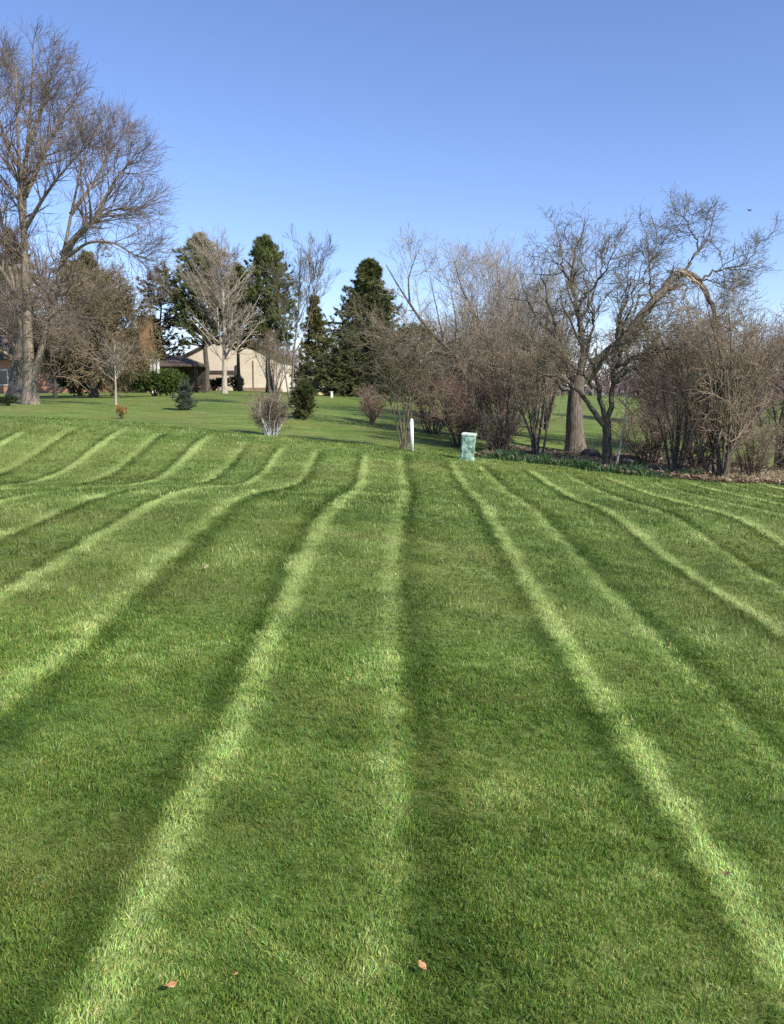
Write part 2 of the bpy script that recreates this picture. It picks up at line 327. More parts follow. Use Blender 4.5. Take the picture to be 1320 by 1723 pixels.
def near_turf():
    """close to the camera: small tufts of bent blades, leaning with the mower's tracks, tens of thousands of them"""
    src = bpy.data.collections.new('turf_tufts'); rng = np.random.default_rng(5)
    for q in range(6):
        n = 15; a = rng.random(n) * 6.283; r = .015 * np.sqrt(rng.random(n)); b = np.c_[np.cos(a) * r, np.sin(a) * r, np.full(n, -.006)]
        out = np.c_[np.cos(a), np.sin(a), np.zeros(n)] * rng.uniform(-.15, .55, n)[:, None] + rng.normal(size=(n, 3)) * .22; out[:, 2] = 0
        L = (.0205 * rng.uniform(.5, 1.25, n))[:, None]; az = rng.random(n) * 6.283; sd_ = np.c_[np.cos(az), np.sin(az), np.zeros(n)]; w = (.0017 * np.exp(.3 * rng.normal(size=n)))[:, None]
        up = np.array([0, 0, 1.]); m1 = b + unit(up + .5 * out) * L * .45; m2 = m1 + unit(up + 1.2 * out) * L * .35; t = m2 + unit(up * .6 + 1.9 * out + rng.normal(size=(n, 3)) * .3) * L * .3
        V = np.stack([b - sd_ * w / 2, b + sd_ * w / 2, m1 + sd_ * w * .5, m1 - sd_ * w * .5, m2 + sd_ * w * .4, m2 - sd_ * w * .4, t], 1).reshape(-1, 3); i = np.arange(n)[:, None] * 7
        tone = rng.uniform(.55, 1.4, (n, 1)) * (1 + .12 * rng.normal(size=(n, 3))); tone = np.where(rng.random((n, 1)) < .07, np.array([[1.75, 1.30, 1.6]]), tone)
        me = mesh('tuft', V, [i + np.array([0, 1, 2, 3]), i + np.array([3, 2, 4, 5]), i + np.array([5, 4, 6])], TURF, False, np.repeat(tone, 7, 0)); src.objects.link(bpy.data.objects.new('tuft', me))
    xs, ys = [], []
    for d0, d1, dens in ((1.5, 3.0, 5600), (3.0, 5.8, 2700)):
        x, y = grass_points(d0, d1, dens, .9); k = GRNG.random(len(x)) < np.where(y > 4.2, (5.8 - y) / 1.6, 1); xs.append(x[k]); ys.append(y[k])
    x = np.concatenate(xs); y = np.concatenate(ys); keep = GRNG.random(len(x)) < .40 + 1.0 * vnoise(x, y, .06, 3); x, y = x[keep], y[keep]; n = len(x)
    wob = (vnoise(x, y, .12, 5) - .5) * .06 + (vnoise(x, y, .9, 6) - .5) * .06 + GRNG.normal(size=n) * .012; f = pattern(x + wob, y) * (.70 + .60 * vnoise(x, y, .3, 8))
    f = np.where(f < 0, f * .78, f); col = blade_colour(x, y, f, .22, .0, .62, .46); fade = np.zeros(n)
    for p, rx, ry, k in PATCH: fade = np.maximum(fade, k * np.exp(-((x - p.x) / rx) ** 2 - ((y - p.y) / ry) ** 2))
    fade = (.45 * fade + .30 * np.clip(vnoise(x, y, .9, 44) * vnoise(x, y, .3, 45) * 2.2 - .8, 0, 1))[:, None]; col = (col * (1 - fade) + np.array([.25, .23, .07]) * fade) * 1.34
    lx = GRNG.normal(size=n) * .28 + (vnoise(x, y, .3, 21) - .5) * .7; ly = GRNG.normal(size=n) * .28 + f * .85
    rot = np.c_[-np.clip(ly, -.85, .95), np.clip(lx, -.9, .9), np.zeros(n)]; rot[:, 2] = GRNG.normal(size=n) * .5 + GRNG.integers(0, 2, n) * 0
    me = bpy.data.meshes.new('turf'); me.vertices.add(n); me.vertices.foreach_set('co', np.c_[x, y, Z(x, y) + .001].astype(np.float32).ravel())
    for nm, ty, key, val in (('rot', 'FLOAT_VECTOR', 'vector', rot), ('tint', 'FLOAT_COLOR', 'color', np.c_[col, np.ones(n)]), ('size', 'FLOAT', 'value', np.clip(1 + .5 * (vnoise(x, y, .5, 12) - .5) + .16 * GRNG.normal(size=n), .55, 1.6) * np.interp(y, [2.6, 4.5], [1.0, 1.4])), ('pick', 'INT', 'value', GRNG.integers(0, 6, n))):
        at_ = me.attributes.new(nm, ty, 'POINT'); at_.data.foreach_set(key, np.asarray(val, np.int32 if ty == 'INT' else np.float32).ravel())
    o = tag(link('turf', me), 'close green grass blades in the foreground', 'grass', kind='stuff')
    ng = bpy.data.node_groups.new('turf_scatter', 'GeometryNodeTree'); ng.interface.new_socket('Geometry', in_out='INPUT', socket_type='NodeSocketGeometry'); ng.interface.new_socket('Geometry', in_out='OUTPUT', socket_type='NodeSocketGeometry')
    gi = nd(ng, 'NodeGroupInput'); go = nd(ng, 'NodeGroupOutput'); ip = nd(ng, 'GeometryNodeInstanceOnPoints'); ci = nd(ng, 'GeometryNodeCollectionInfo'); ci.inputs['Collection'].default_value = src; ci.inputs['Separate Children'].default_value = True; ci.inputs['Reset Children'].default_value = True
    ip.inputs['Pick Instance'].default_value = True
    def attr(nm, ty): q = nd(ng, 'GeometryNodeInputNamedAttribute', data_type=ty); q.inputs['Name'].default_value = nm; return q.outputs['Attribute']
    e = nd(ng, 'FunctionNodeEulerToRotation'); L_ = ng.links.new; L_(attr('rot', 'FLOAT_VECTOR'), e.inputs[0]); L_(gi.outputs[0], ip.inputs['Points']); L_(ci.outputs[0], ip.inputs['Instance']); L_(e.outputs[0], ip.inputs['Rotation']); L_(attr('size', 'FLOAT'), ip.inputs['Scale']); L_(attr('pick', 'INT'), ip.inputs['Instance Index']); L_(ip.outputs[0], go.inputs[0])
    o.modifiers.new('scatter', 'NODES').node_group = ng
def turf_material():
    m = bpy.data.materials.new('turf_blade'); m.use_nodes = True; nt = m.node_tree; b = nt.nodes['Principled BSDF']
    a = nd(nt, 'ShaderNodeVertexColor', layer_name='col'); t = nd(nt, 'ShaderNodeAttribute', attribute_name='tint', attribute_type='INSTANCER'); mu = nd(nt, 'ShaderNodeMix', data_type='RGBA', blend_type='MULTIPLY'); mu.inputs[0].default_value = 1
    nt.links.new(a.outputs[0], mu.inputs[6]); nt.links.new(t.outputs['Color'], mu.inputs[7]); nt.links.new(mu.outputs[2], b.inputs['Base Color']); b.inputs['Roughness'].default_value = .45; b.inputs['Specular IOR Level'].default_value = .35
    tr = nd(nt, 'ShaderNodeBsdfTranslucent'); mx = nd(nt, 'ShaderNodeMixShader'); mx.inputs[0].default_value = .3
    nt.links.new(mu.outputs[2], tr.inputs[0]); nt.links.new(b.outputs[0], mx.inputs[1]); nt.links.new(tr.outputs[0], mx.inputs[2]); nt.links.new(mx.outputs[0], nt.nodes['Material Output'].inputs[0]); return m
TURF = turf_material()
near_turf()

# ------------------------------------------------------------------ materials for the planting and the houses
BARK_GREY = mat('bark_grey', (.12, .095, .07), (.33, .275, .205), 3, .9, (6, 6, .8), .8)
BARK_DARK = mat('bark_dark', (.045, .038, .030), (.15, .13, .09), 5, .9, (4, 4, 1), .8)
BARK_OLD = mat('bark_old', (.08, .068, .054), (.27, .225, .18), 4, .95, (7, 7, .7), 1.0)
BARK_MOSS = mat('bark_moss', (.055, .048, .034), (.17, .15, .095), 6, .95, (2, 2, 1), .8)
BARK_PALE = mat('bark_pale', (.26, .22, .17), (.52, .45, .36), 4, .9, (4, 4, 1), .5)
TWIG_PURPLE = mat('twig_purple', (.125, .098, .080), (.255, .20, .165), 2)
TWIG_PALE = mat('twig_pale', (.24, .20, .15), (.46, .39, .31), 2)
TWIG_GREY = mat('twig_grey', (.21, .175, .135), (.42, .36, .285), 2)
TWIG_BROWN = mat('twig_brown', (.18, .135, .09), (.36, .285, .20), 2)
TWIG_OLIVE = mat('twig_olive', (.085, .070, .046), (.22, .185, .12), 2)
TWIG_RUSSET = mat('twig_russet', (.20, .125, .09), (.38, .26, .19), 2)
TWIG_MAROON = mat('twig_maroon', (.135, .09, .078), (.28, .20, .17), 2)
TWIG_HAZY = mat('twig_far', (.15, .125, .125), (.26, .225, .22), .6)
SILVER = mat('stem_silver', (.62, .59, .56), (.84, .81, .77), 6)
NEEDLE_DARK = mat('needle_dark', (.060, .076, .024), (.185, .205, .070), 1.5, .6, translucent=.25)
NEEDLE_PINE = mat('needle_pine', (.075, .095, .028), (.24, .265, .095), 1.2, .6, translucent=.28)
NEEDLE_OLIVE = mat('needle_olive', (.075, .078, .022), (.21, .195, .070), 1.2, .6, translucent=.15)
NEEDLE_RUST = mat('needle_rust', (.085, .070, .035), (.24, .165, .09), 1.0, .7, translucent=.1)
NEEDLE_BLUE = mat('needle_blue', (.040, .060, .038), (.14, .18, .12), 5, .6, translucent=.1)
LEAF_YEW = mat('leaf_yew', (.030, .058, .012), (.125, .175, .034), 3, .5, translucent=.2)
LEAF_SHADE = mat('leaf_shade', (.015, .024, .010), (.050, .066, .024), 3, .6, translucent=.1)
LEAF_BULB = mat('leaf_bulb', (.040, .085, .030), (.11, .18, .075), 9, .5, translucent=.25)
LEAF_RUST = mat('leaf_rust', (.26, .12, .04), (.50, .29, .11), 9, .7, translucent=.25)
LEAF_DRY = mat('leaf_dry', (.42, .19, .08), (.66, .38, .20), 30, .75, translucent=.2)
LEAF_BROWN = mat('leaf_brown', (.12, .07, .035), (.30, .19, .10), 30, .75, translucent=.15)
STRAW = mat('straw', (.34, .27, .15), (.60, .51, .32), 6, .85, translucent=.2)
WOOD_TORN = mat('wood_torn', (.36, .27, .17), (.62, .50, .34), 9, .85)

# ------------------------------------------------------------------ tree making
def traced(pts, d, r0, r1, k=18, pw=.8, jit=0.0):
    P = resample([at(p[0], p[1], d + (p[2] if len(p) > 2 else 0)) for p in pts], k)
    if jit: P[1:-1] += RNG.normal(size=(k - 2, 3)) * jit
    return P, r0 + (r1 - r0) * np.linspace(0, 1, k) ** pw
def stack(lines): return np.stack([l[0] for l in lines]), np.stack([l[1] for l in lines])
def flare(P, R, z0, amount=.6, h=.35):
    return R * (1 + amount * np.exp(-np.maximum(P[..., 2] - z0, 0) / h))
def crown_levels(P, R, levels, rng=RNG):
    """levels: list of dict for sprout(); each level grows on the previous one; returns list of (P,R,n)"""
    out = []; src = (P, R)
    for lv in levels:
        lv = dict(lv); n = lv.pop('sides', 3); on = lv.pop('on', None)
        if on is not None: src = on
        c = sprout(*src, rng=rng, **lv); out.append((c[0], c[1], n)); src = c
    return out
def tree(name, label, cat, base, trunk, levels, m_trunk, m_twig, group=None, sides=9, extra=None, crown='crown', trunk_name='trunk', flr=.6, skip=0):
    """trunk: list of (P,R) in world; the crown is every finer branch and twig"""
    base = Vector(base); b = np.array(base); o = empty(name, base, label, cat, group)
    P, R = stack(trunk); P = P - b
    V, Q = tubes(P, flare(P, R, 0, flr), sides)
    link(trunk_name, mesh(trunk_name, V, [Q], m_trunk, True), o)
    cl = crown_levels(P[skip:], R[skip:], levels)
    V, Fs = join([tubes(p, r, n) for p, r, n in cl]); link(crown, mesh(crown, V, Fs, m_twig, False), o)
    return o, cl
def tuft_mesh(P, D, n, L, w, spread=.8, up=.15, rng=RNG):
    """n narrow leaf-sized triangles at every point of P, fanning about D"""
    m = len(P); Pn = np.repeat(P, n, 0); Dn = np.repeat(D, n, 0)
    d = unit(Dn + spread * rng.normal(size=Dn.shape) + np.array([0, 0, up])); s = unit(np.cross(d, rng.normal(size=d.shape)))
    l = L * (.5 + .9 * rng.random((m * n, 1))); ww = w * (.6 + .8 * rng.random((m * n, 1)))
    Pn = Pn + rng.normal(size=Pn.shape) * L * .15
    V = np.stack([Pn - s * ww / 2, Pn + s * ww / 2, Pn + d * l], 1).reshape(-1, 3)
    return V, np.arange(m * n * 3).reshape(-1, 3)
def along(P, t0, t1, per, rng=RNG):
    m, K, _ = P.shape; pi = np.repeat(np.arange(m), per); t = (t0 + (t1 - t0) * rng.random(len(pi))) * (K - 1)
    i = np.minimum(t.astype(int), K - 2); w = (t - i)[:, None]
    return P[pi, i] * (1 - w) + P[pi, i + 1] * w, unit(P[pi, i + 1] - P[pi, i])
def conifer(name, label, base, h, r, cb, n, L, w, m_needle, m_trunk=None, ang=(60, 95), lfall=.9, up=.03, droop=0.0, per=4, blades=9, sub=4, tr=.14, group=None, cat='tree', seed=1, prof=None, tpow=1.0):
    rng = np.random.default_rng(seed); o = empty(name, base, label, cat, group)
    k = 14; P = np.zeros((1, k, 3)); P[0, :, 2] = np.linspace(-.1, h * .97, k); P[0, 1:, :2] += np.cumsum(rng.normal(size=(k - 1, 2)) * h * .004, 0)
    R = (tr * (1 - np.linspace(0, 1, k) * .92))[None]
    t = np.linspace(0, 1, 8)
    B, BR = sprout(P, R, n, cb, .985, ang, r, 6, .5, .008, up=up, wig=.08, rng=rng, droop=droop, lfall=lfall, tpow=tpow)
    if prof is not None:                     # envelope: scale every branch by the profile at its height
        tt = (B[:, 0, 2] / h); sc = np.interp(tt, [p[0] for p in prof], [p[1] for p in prof]) / np.maximum(1 - lfall * (tt - cb) / (1 - cb), .05)
        B = B[:, :1] + (B - B[:, :1]) * sc[:, None, None]
    S, SR = sprout(B, BR, sub, .25, .98, (30, 65), .12 + .36 * np.linalg.norm(B[:, -1] - B[:, 0], axis=1), 4, .5, .005, wig=.12, rng=rng, lfall=.5, flat=.5, up=up)
    V, Fs = join([tubes(P, flare(P, R, 0), 8), tubes(B, BR, 4), tubes(S, SR, 3)])
    link('trunk', mesh('trunk', V, Fs, m_trunk or BARK_DARK, True), o)
    p1, d1 = along(S, .2, 1, per, rng); p2, d2 = along(B, .35, 1, per, rng); p3, d3 = along(P, .9, 1, 6, rng)
    V, T = tuft_mesh(np.concatenate([p1, p2, p3]), np.concatenate([d1, d2, d3]), blades, L, w, .55, .12, rng)
    link('crown', mesh('crown', V, [T], m_needle), o); return o
def leafy_bush(name, label, base, rx, ry, h, n, L, w, m_leaf, group=None, seed=3, lobes=9, blades=8):
    rng = np.random.default_rng(seed); o = empty(name, base, label, 'shrub', group)
    k = lobes; c = np.c_[rng.uniform(-.7, .7, k) * rx, rng.uniform(-.6, .6, k) * ry, rng.uniform(.35, .68, k) * h]; rr = rng.uniform(.3, .48, k)
    i = rng.integers(0, k, n); d = unit(rng.normal(size=(n, 3))); s = rng.random((n, 1)) ** .35
    p = c[i] + d * s * np.c_[rr[i] * rx * 1.1, rr[i] * ry * 1.1, rr[i] * h * .85]; p[:, 2] = np.abs(p[:, 2]) + .03
    V, T = tuft_mesh(p, d, blades, L, w, .7, .3, rng); 
    st = np.zeros((8, 5, 3)); st[:, :, 2] = np.linspace(0, .6, 5) * h; e = np.c_[rng.uniform(-.5, .5, 8) * rx, rng.uniform(-.5, .5, 8) * ry]; st[:, :, :2] = e[:, None] * np.linspace(.15, 1, 5)[None, :, None]
    sv, sq = tubes(st, np.linspace(.03, .01, 5)[None].repeat(8, 0), 5)
    link('stem', mesh('stem', sv, [sq], BARK_DARK), o); link('foliage', mesh('foliage', V, [T], m_leaf), o); return o
def bare_shrub(h, w, stems, n1, n2, n3, rs=.03, seed=5, up=.12, base_r=.12, lean=0.0, rt=.0035, low=.12, arch=0.0, wk=1.0):
    """meshes of a many-stemmed bare shrub: (stem, twig)"""
    rng = np.random.default_rng(seed); k = 9; a = rng.random(stems) * 2 * math.pi; sp = rng.random(stems) ** .6
    P = np.zeros((stems, k, 3)); P[:, 0] = np.c_[np.cos(a) * base_r, np.sin(a) * base_r, np.full(stems, -.05)] * np.c_[sp, sp, np.ones(stems)]
    d = unit(np.c_[np.cos(a) * sp * w * .5 / h * 1.1 + lean, np.sin(a) * sp * w * .5 / h * 1.1, np.ones(stems)])
    L = h * rng.uniform(.65, 1.05, stems)
    for j in range(1, k):
        d = unit(d + .10 * rng.normal(size=d.shape) + np.array([0, 0, up * .3 - arch * j / k])); P[:, j] = P[:, j - 1] + d * (L / (k - 1))[:, None]
    R = rs * rng.uniform(.6, 1.2, stems)[:, None] * (1 - .85 * np.linspace(0, 1, k)[None])
    V, Q = tubes(P, R, 6); sm = mesh('stem', V, [Q], None, True)
    l1 = sprout(P, R, n1, low, .97, (20, 50), h * .42, 6, .6, .006, up=up, wig=.16 * wk, rng=rng, lfall=.5)
    l2 = sprout(*l1, n2, .1, .97, (25, 60), h * .20, 4, .6, rt * 1.2, up=up * .7, wig=.2 * wk, rng=rng, lfall=.4)
    l3 = sprout(*l2, n3, .1, .98, (25, 65), h * .10, 3, .7, rt, up=up * .5, wig=.2 * wk, rng=rng, lfall=.3)
    V, Fs = join([tubes(*l1, 4), tubes(*l2, 3), tubes(*l3, 3)]); return sm, mesh('twig', V, Fs), l3
def place(proto, name, label, base, m_stem, m_twig, scale=(1, 1, 1), rot=0.0, group=None, cat='shrub'):
    o = empty(name, base, label, cat, group); o.rotation_euler.z = rot; o.scale = scale
    for nm, me, m in (('stem', proto[0], m_stem), ('twig', proto[1], m_twig)):
        c = bpy.data.objects.new(nm, me); COL.objects.link(c); c.parent = o
        if not me.materials: me.materials.append(None)
        c.material_slots[0].link = 'OBJECT'; c.material_slots[0].material = m
    return o

# ------------------------------------------------------------------ the tall bare tree on the left
D = 33.0; b0 = ground(52, D)
tl = [traced([(52, 684), (50, 640), (48, 600), (46, 540), (44, 470), (40, 400), (40, 320), (46, 250), (53, 175), (56, 110), (56, 68)], D, .30, .012, pw=.6),
      traced([(56, 640), (62, 615), (75, 575), (88, 520), (100, 460), (110, 415), (120, 360), (132, 305), (145, 250), (166, 215), (184, 182)], D, .18, .012, pw=.55),
      traced([(46, 600), (38, 560), (22, 480), (8, 400), (-10, 300, 1), (-22, 200, 1), (-20, 120, 1)], D, .13, .012, pw=.5),
      traced([(44, 420), (34, 340, -.5), (32, 250, -.8), (28, 180, -1), (27, 110, -1)], D, .14, .015),
      traced([(106, 430), (130, 395, -.4), (160, 372, -.8), (185, 318, -1), (208, 284, -1), (226, 268, -1), (236, 245, -1)], D, .15, .015),
      traced([(112, 415), (150, 378, .5), (190, 352, .8), (215, 350, 1), (238, 356, 1), (256, 366, 1)], D, .10, .012),
      traced([(104, 440), (150, 405, -.5), (195, 408, -1), (230, 432, -1.4), (262, 440, -1.5)], D, .08, .012),
      traced([(120, 360), (150, 320, .6), (180, 270, 1), (195, 232, 1.2), (206, 215, 1.3)], D, .09, .012),
      traced([(42, 330), (70, 270, .5), (95, 215, .8), (118, 175, 1), (130, 155, 1)], D, .12, .012),
      traced([(40, 390), (75, 330, -.6), (105, 290, -1), (150, 240, -1.4)], D, .10, .012),
      traced([(48, 240), (70, 190, .5), (80, 145, .8), (88, 110, 1)], D, .09, .012),
      traced([(42, 300), (10, 240, .5), (-10, 170, .6), (-8, 90, .6)], D, .10, .012),
      traced([(30, 500), (0, 450, -.8), (-50, 390, -1.5), (-90, 300, -1.5)], D, .12, .012),
      traced([(80, 540), (95, 525, -.5), (108, 520, -1), (125, 535, -1.3)], D, .06, .012),
      traced([(28, 590), (12, 560, -1), (-10, 545, -1.5), (-40, 540, -2)], D, .07, .012)]
LV = [dict(n=24, t0=.22, t1=.98, ang=(28, 60), length=2.6, k=7, r_ratio=.5, r_tip=.007, up=.06, wig=.07, lfall=.72, sides=4, tpow=.85),
      dict(n=8, t0=.10, t1=.98, ang=(25, 50), length=1.1, k=4, r_ratio=.55, r_tip=.0055, up=.04, wig=.10, lfall=.4),
      dict(n=4, t0=.1, t1=.99, ang=(20, 50), length=.6, k=3, r_ratio=.7, r_tip=.0045, up=.04, wig=.12, lfall=.3)]
tree('shade_tree', 'tall bare shade tree with forked pale trunk at the left edge', 'tree', b0, tl, LV, BARK_GREY, TWIG_PURPLE, 'bare trees', 12, flr=.35)

# trunk and brown crown behind it
D = 40.0; b1 = ground(28, D)
tl = [traced([(28, 668), (28, 630), (30, 590), (34, 540), (30, 480), (25, 440)], D, .36, .06), traced([(29, 600), (10, 550), (-20, 500), (-50, 460)], D, .16, .03),
      traced([(31, 570), (50, 520, 1), (70, 480, 1), (80, 450, 1)], D, .14, .03), traced([(29, 560), (5, 520, -1), (-5, 460, -1), (0, 420, -1)], D, .12, .02)]
LVB = [dict(n=22, t0=.25, t1=.98, ang=(30, 75), length=2.6, k=6, r_ratio=.5, r_tip=.008, up=.02, wig=.14, sides=4),
       dict(n=9, t0=.1, t1=.98, ang=(25, 65), length=1.1, k=4, r_ratio=.6, r_tip=.006, wig=.2),
       dict(n=6, t0=.1, t1=.98, ang=(25, 65), length=.5, k=3, r_ratio=.7, r_tip=.005, wig=.2)]
tree('bare_tree', 'dark trunked brown tree just behind the tall forked tree', 'tree', b1, tl, LVB, BARK_OLD, TWIG_BROWN, 'bare trees')

# rounded brown tree in front of the brick house
D = 44.0; b2 = ground(158, D)
tl = [traced([(158, 672), (158, 640), (156, 600), (158, 540), (162, 480), (165, 430)], D, .20, .03), traced([(157, 640), (140, 600), (122, 560), (108, 520), (100, 480)], D, .13, .02),
      traced([(158, 630), (180, 595), (205, 560), (220, 530), (228, 500)], D, .13, .02), traced([(157, 610), (150, 560, -1.5), (140, 500, -2), (135, 455, -2)], D, .11, .02),
      traced([(158, 610), (175, 560, 1.2), (190, 500, 1.8), (200, 455, 1.8)], D, .11, .02), traced([(157, 625), (125, 610, 1), (95, 590, 1.5), (80, 575, 1.5)], D, .09, .02), traced([(158, 622), (195, 605, -1.2), (225, 590, -1.5), (240, 585, -1.5)], D, .09, .02)]
LVC = [dict(n=30, t0=.2, t1=.98, ang=(30, 80), length=2.0, k=6, r_ratio=.5, r_tip=.008, up=.0, droop=.06, wig=.15, sides=4),
       dict(n=13, t0=.1, t1=.98, ang=(25, 65), length=1.0, k=4, r_ratio=.6, r_tip=.008, wig=.2, droop=.08),
       dict(n=5, t0=.1, t1=.98, ang=(25, 65), length=.5, k=3, r_ratio=.7, r_tip=.009, wig=.2)]
o, cl = tree('bare_tree', 'dense rounded brown tree in front of the brick house', 'tree', b2, tl, LVC, BARK_DARK, mat('twig_dun', (.15, .12, .068), (.30, .245, .145), 2), 'bare trees')
p, d = along(cl[1][0], .3, 1, 2); V, T = tuft_mesh(p, d, 2, .13, .05, 1.0, -.1); link('dead_leaf', mesh('dead_leaf', V, [T], mat('leaf_withered', (.11, .08, .045), (.23, .17, .10), 4, .8)), o)['kind'] = 'stuff'
# thin trunk beside it
D = 41.0
tree('bare_tree', 'slim bare tree with short trunk beside the brick wall', 'tree', ground(93, D), [traced([(93, 668), (93, 640), (91, 610), (92, 570), (95, 530)], D, .085, .02), traced([(92, 620), (82, 590), (72, 560), (66, 530)], D, .05, .015), traced([(92, 615), (104, 585), (116, 555)], D, .05, .015)], LVC[:1] + [dict(LVC[1], n=6), dict(LVC[2], n=4)], BARK_DARK, TWIG_BROWN, 'bare trees', 7)
# young tree
D = 33.0
tree('young_tree', 'slender young tree with pale stem in front of the green bush', 'tree', ground(195, D), [traced([(195, 681), (195, 650), (194, 620), (193, 590), (192, 570)], D, .055, .012), traced([(195, 630), (182, 610, .3), (174, 590, .4)], D, .025, .008), traced([(194, 622), (205, 605, -.3), (212, 588, -.3)], D, .025, .008)],
     [dict(n=9, t0=.35, t1=.97, ang=(25, 55), length=1.0, k=5, r_ratio=.6, r_tip=.006, up=.1), dict(n=6, t0=.1, t1=.97, ang=(25, 55), length=.4, k=3, r_ratio=.6, r_tip=.005, up=.05)], TWIG_PALE, TWIG_PALE, 'bare trees', 6, flr=.2)

# ------------------------------------------------------------------ bare trees before the cream house
D = 56.0
tl = [traced([(378, 665), (378, 620), (378, 570), (377, 520), (374, 470), (372, 425)], D, .20, .02), traced([(378, 590), (368, 560), (366, 520), (364, 480), (360, 440)], D, .09, .015)]
tree('bare_tree', 'pale bare tree with fanned branches in front of the cream house', 'tree', ground(378, D), tl,
     [dict(n=36, t0=.20, t1=.97, ang=(34, 54), length=4.2, k=8, r_ratio=.45, r_tip=.012, up=.03, wig=.045, lfall=.62, sides=4),
      dict(n=8, t0=.1, t1=.97, ang=(20, 45), length=1.3, k=5, r_ratio=.6, r_tip=.009, up=.06, wig=.1),
      dict(n=5, t0=.1, t1=.97, ang=(20, 45), length=.6, k=3, r_ratio=.7, r_tip=.007, up=.06)], BARK_PALE, TWIG_PALE, 'bare trees', flr=.3)
D = 34.0
tl = [traced([(492, 692), (492, 640), (495, 590), (502, 530), (506, 470), (500, 405)], D, .075, .006, pw=.6), traced([(493, 600), (515, 560), (528, 500), (540, 440), (545, 420)], D, .032, .006), traced([(493, 610), (478, 570), (470, 520), (466, 470)], D, .03, .006),
      traced([(490, 690), (480, 630), (476, 590), (482, 520), (480, 450)], D, .035, .006), traced([(500, 545), (520, 500, 1), (525, 440, 1)], D, .025, .006)]
tree('bare_tree', 'thin upright bare tree behind the small dark conifer', 'tree', ground(492, D), tl,
     [dict(n=13, t0=.3, t1=.97, ang=(20, 45), length=1.7, k=6, r_ratio=.5, r_tip=.006, up=.12, wig=.09, lfall=.5, sides=4), dict(n=6, t0=.15, t1=.97, ang=(20, 45), length=.7, k=4, r_ratio=.6, r_tip=.005, up=.08),
      dict(n=4, t0=.1, t1=.97, ang=(20, 45), length=.35, k=3, r_ratio=.7, r_tip=.004, up=.08)], BARK_OLD, TWIG_OLIVE, 'bare trees', 7, flr=.3)

# ------------------------------------------------------------------ conifers
pineprof = [(0, .6), (.3, .85), (.46, 1.0), (.66, .78), (.84, .40), (1, .03)]
conifer('pine_tree', 'full green pine behind the pale bare tree', ground(350, 63), 11.5, 3.4, .28, 230, .26, .065, NEEDLE_PINE, prof=pineprof, ang=(48, 85), up=.06, per=5, blades=9, tr=.22, group='pines', seed=4)
conifer('pine_tree', 'dark green pine behind the thin upright bare tree', ground(455, 63), 11.7, 2.9, .26, 210, .26, .065, NEEDLE_PINE, prof=[(0, .5), (.4, .8), (.52, 1.0), (.72, .70), (.86, .36), (1, .02)], ang=(48, 85), up=.06, per=4, tr=.22, group='pines', seed=9)
conifer('pine_tree', 'lower pine with dark crown on the right of the full green pine', ground(405, 66), 9.8, 2.2, .3, 110, .30, .07, NEEDLE_PINE, prof=pineprof, ang=(45, 85), up=.08, per=4, tr=.16, group='pines', seed=14)
conifer('pine_tree', 'thin rusty brown pine left of the full green pine', ground(278, 66), 9.5, 2.4, .25, 85, .28, .06, NEEDLE_RUST, prof=[(0, .7), (.4, .8), (.6, .8), (.8, .9), (.93, .6), (1, .2)], ang=(55, 95), up=.03, per=4, blades=7, tr=.17, group='pines', seed=21)
conifer('conifer_tree', 'olive cone shaped conifer right of the cream house', ground(532, 60), 7.0, 2.0, .06, 170, .22, .06, NEEDLE_OLIVE, ang=(60, 95), per=4, blades=8, lfall=.92, group='pines', seed=23)
conifer('pine_tree', 'olive pine rising behind the rounded brown tree', ground(158, 60), 9.8, 2.9, .3, 120, .30, .07, NEEDLE_OLIVE, prof=pineprof, ang=(45, 85), up=.05, per=4, tr=.2, group='pines', seed=27)
conifer('pine_tree', 'olive pine rising behind the tall forked tree', ground(38, 60), 11.4, 2.7, .3, 120, .30, .07, NEEDLE_OLIVE, prof=pineprof, ang=(45, 85), up=.05, per=4, tr=.2, group='pines', seed=29)
conifer('spruce_tree', 'tall dark spruce with narrow top and broad skirt', ground(617, 50), 8.2, 3.6, .04, 520, .17, .05, NEEDLE_DARK, prof=[(0, 1.0), (.2, .92), (.4, .70), (.6, .46), (.8, .27), (.92, .14), (1, .02)], ang=(68, 100), up=.02, droop=.10, per=4, blades=9, sub=6, group='spruces', seed=31)
conifer('conifer_tree', 'low dark conifer filling the gap right of the tall spruce', ground(700, 54), 4.9, 2.6, .05, 130, .2, .06, NEEDLE_DARK, prof=[(0, 1), (.5, .85), (.8, .5), (1, .1)], ang=(65, 100), per=4, blades=8, group='spruces', seed=35)
conifer('conifer_tree', 'low dark conifer at the left foot of the tall spruce', ground(578, 56), 3.4, 1.7, .05, 70, .2, .05, NEEDLE_DARK, prof=[(0, 1), (.5, .85), (.8, .5), (1, .1)], ang=(65, 100), per=4, blades=8, group='spruces', seed=36)
conifer('conifer_tree', 'dark conifer hidden behind the leaning bare tree', ground(752, 60), 4.4, 2.4, .05, 110, .2, .06, NEEDLE_DARK, prof=[(0, 1), (.5, .85), (.8, .5), (1, .1)], ang=(65, 100), per=4, blades=8, group='spruces', seed=37)
conifer('small_spruce', 'small blue green spruce on the lawn before the brown roofed pavilion', ground(313, 31), 1.04, .42, .04, 100, .055, .012, NEEDLE_BLUE, prof=[(0, .95), (.3, 1.0), (.6, .62), (.85, .3), (1, .06)], ang=(62, 90), up=.08, per=4, blades=9, sub=6, tr=.03, group='small spruces', seed=41)
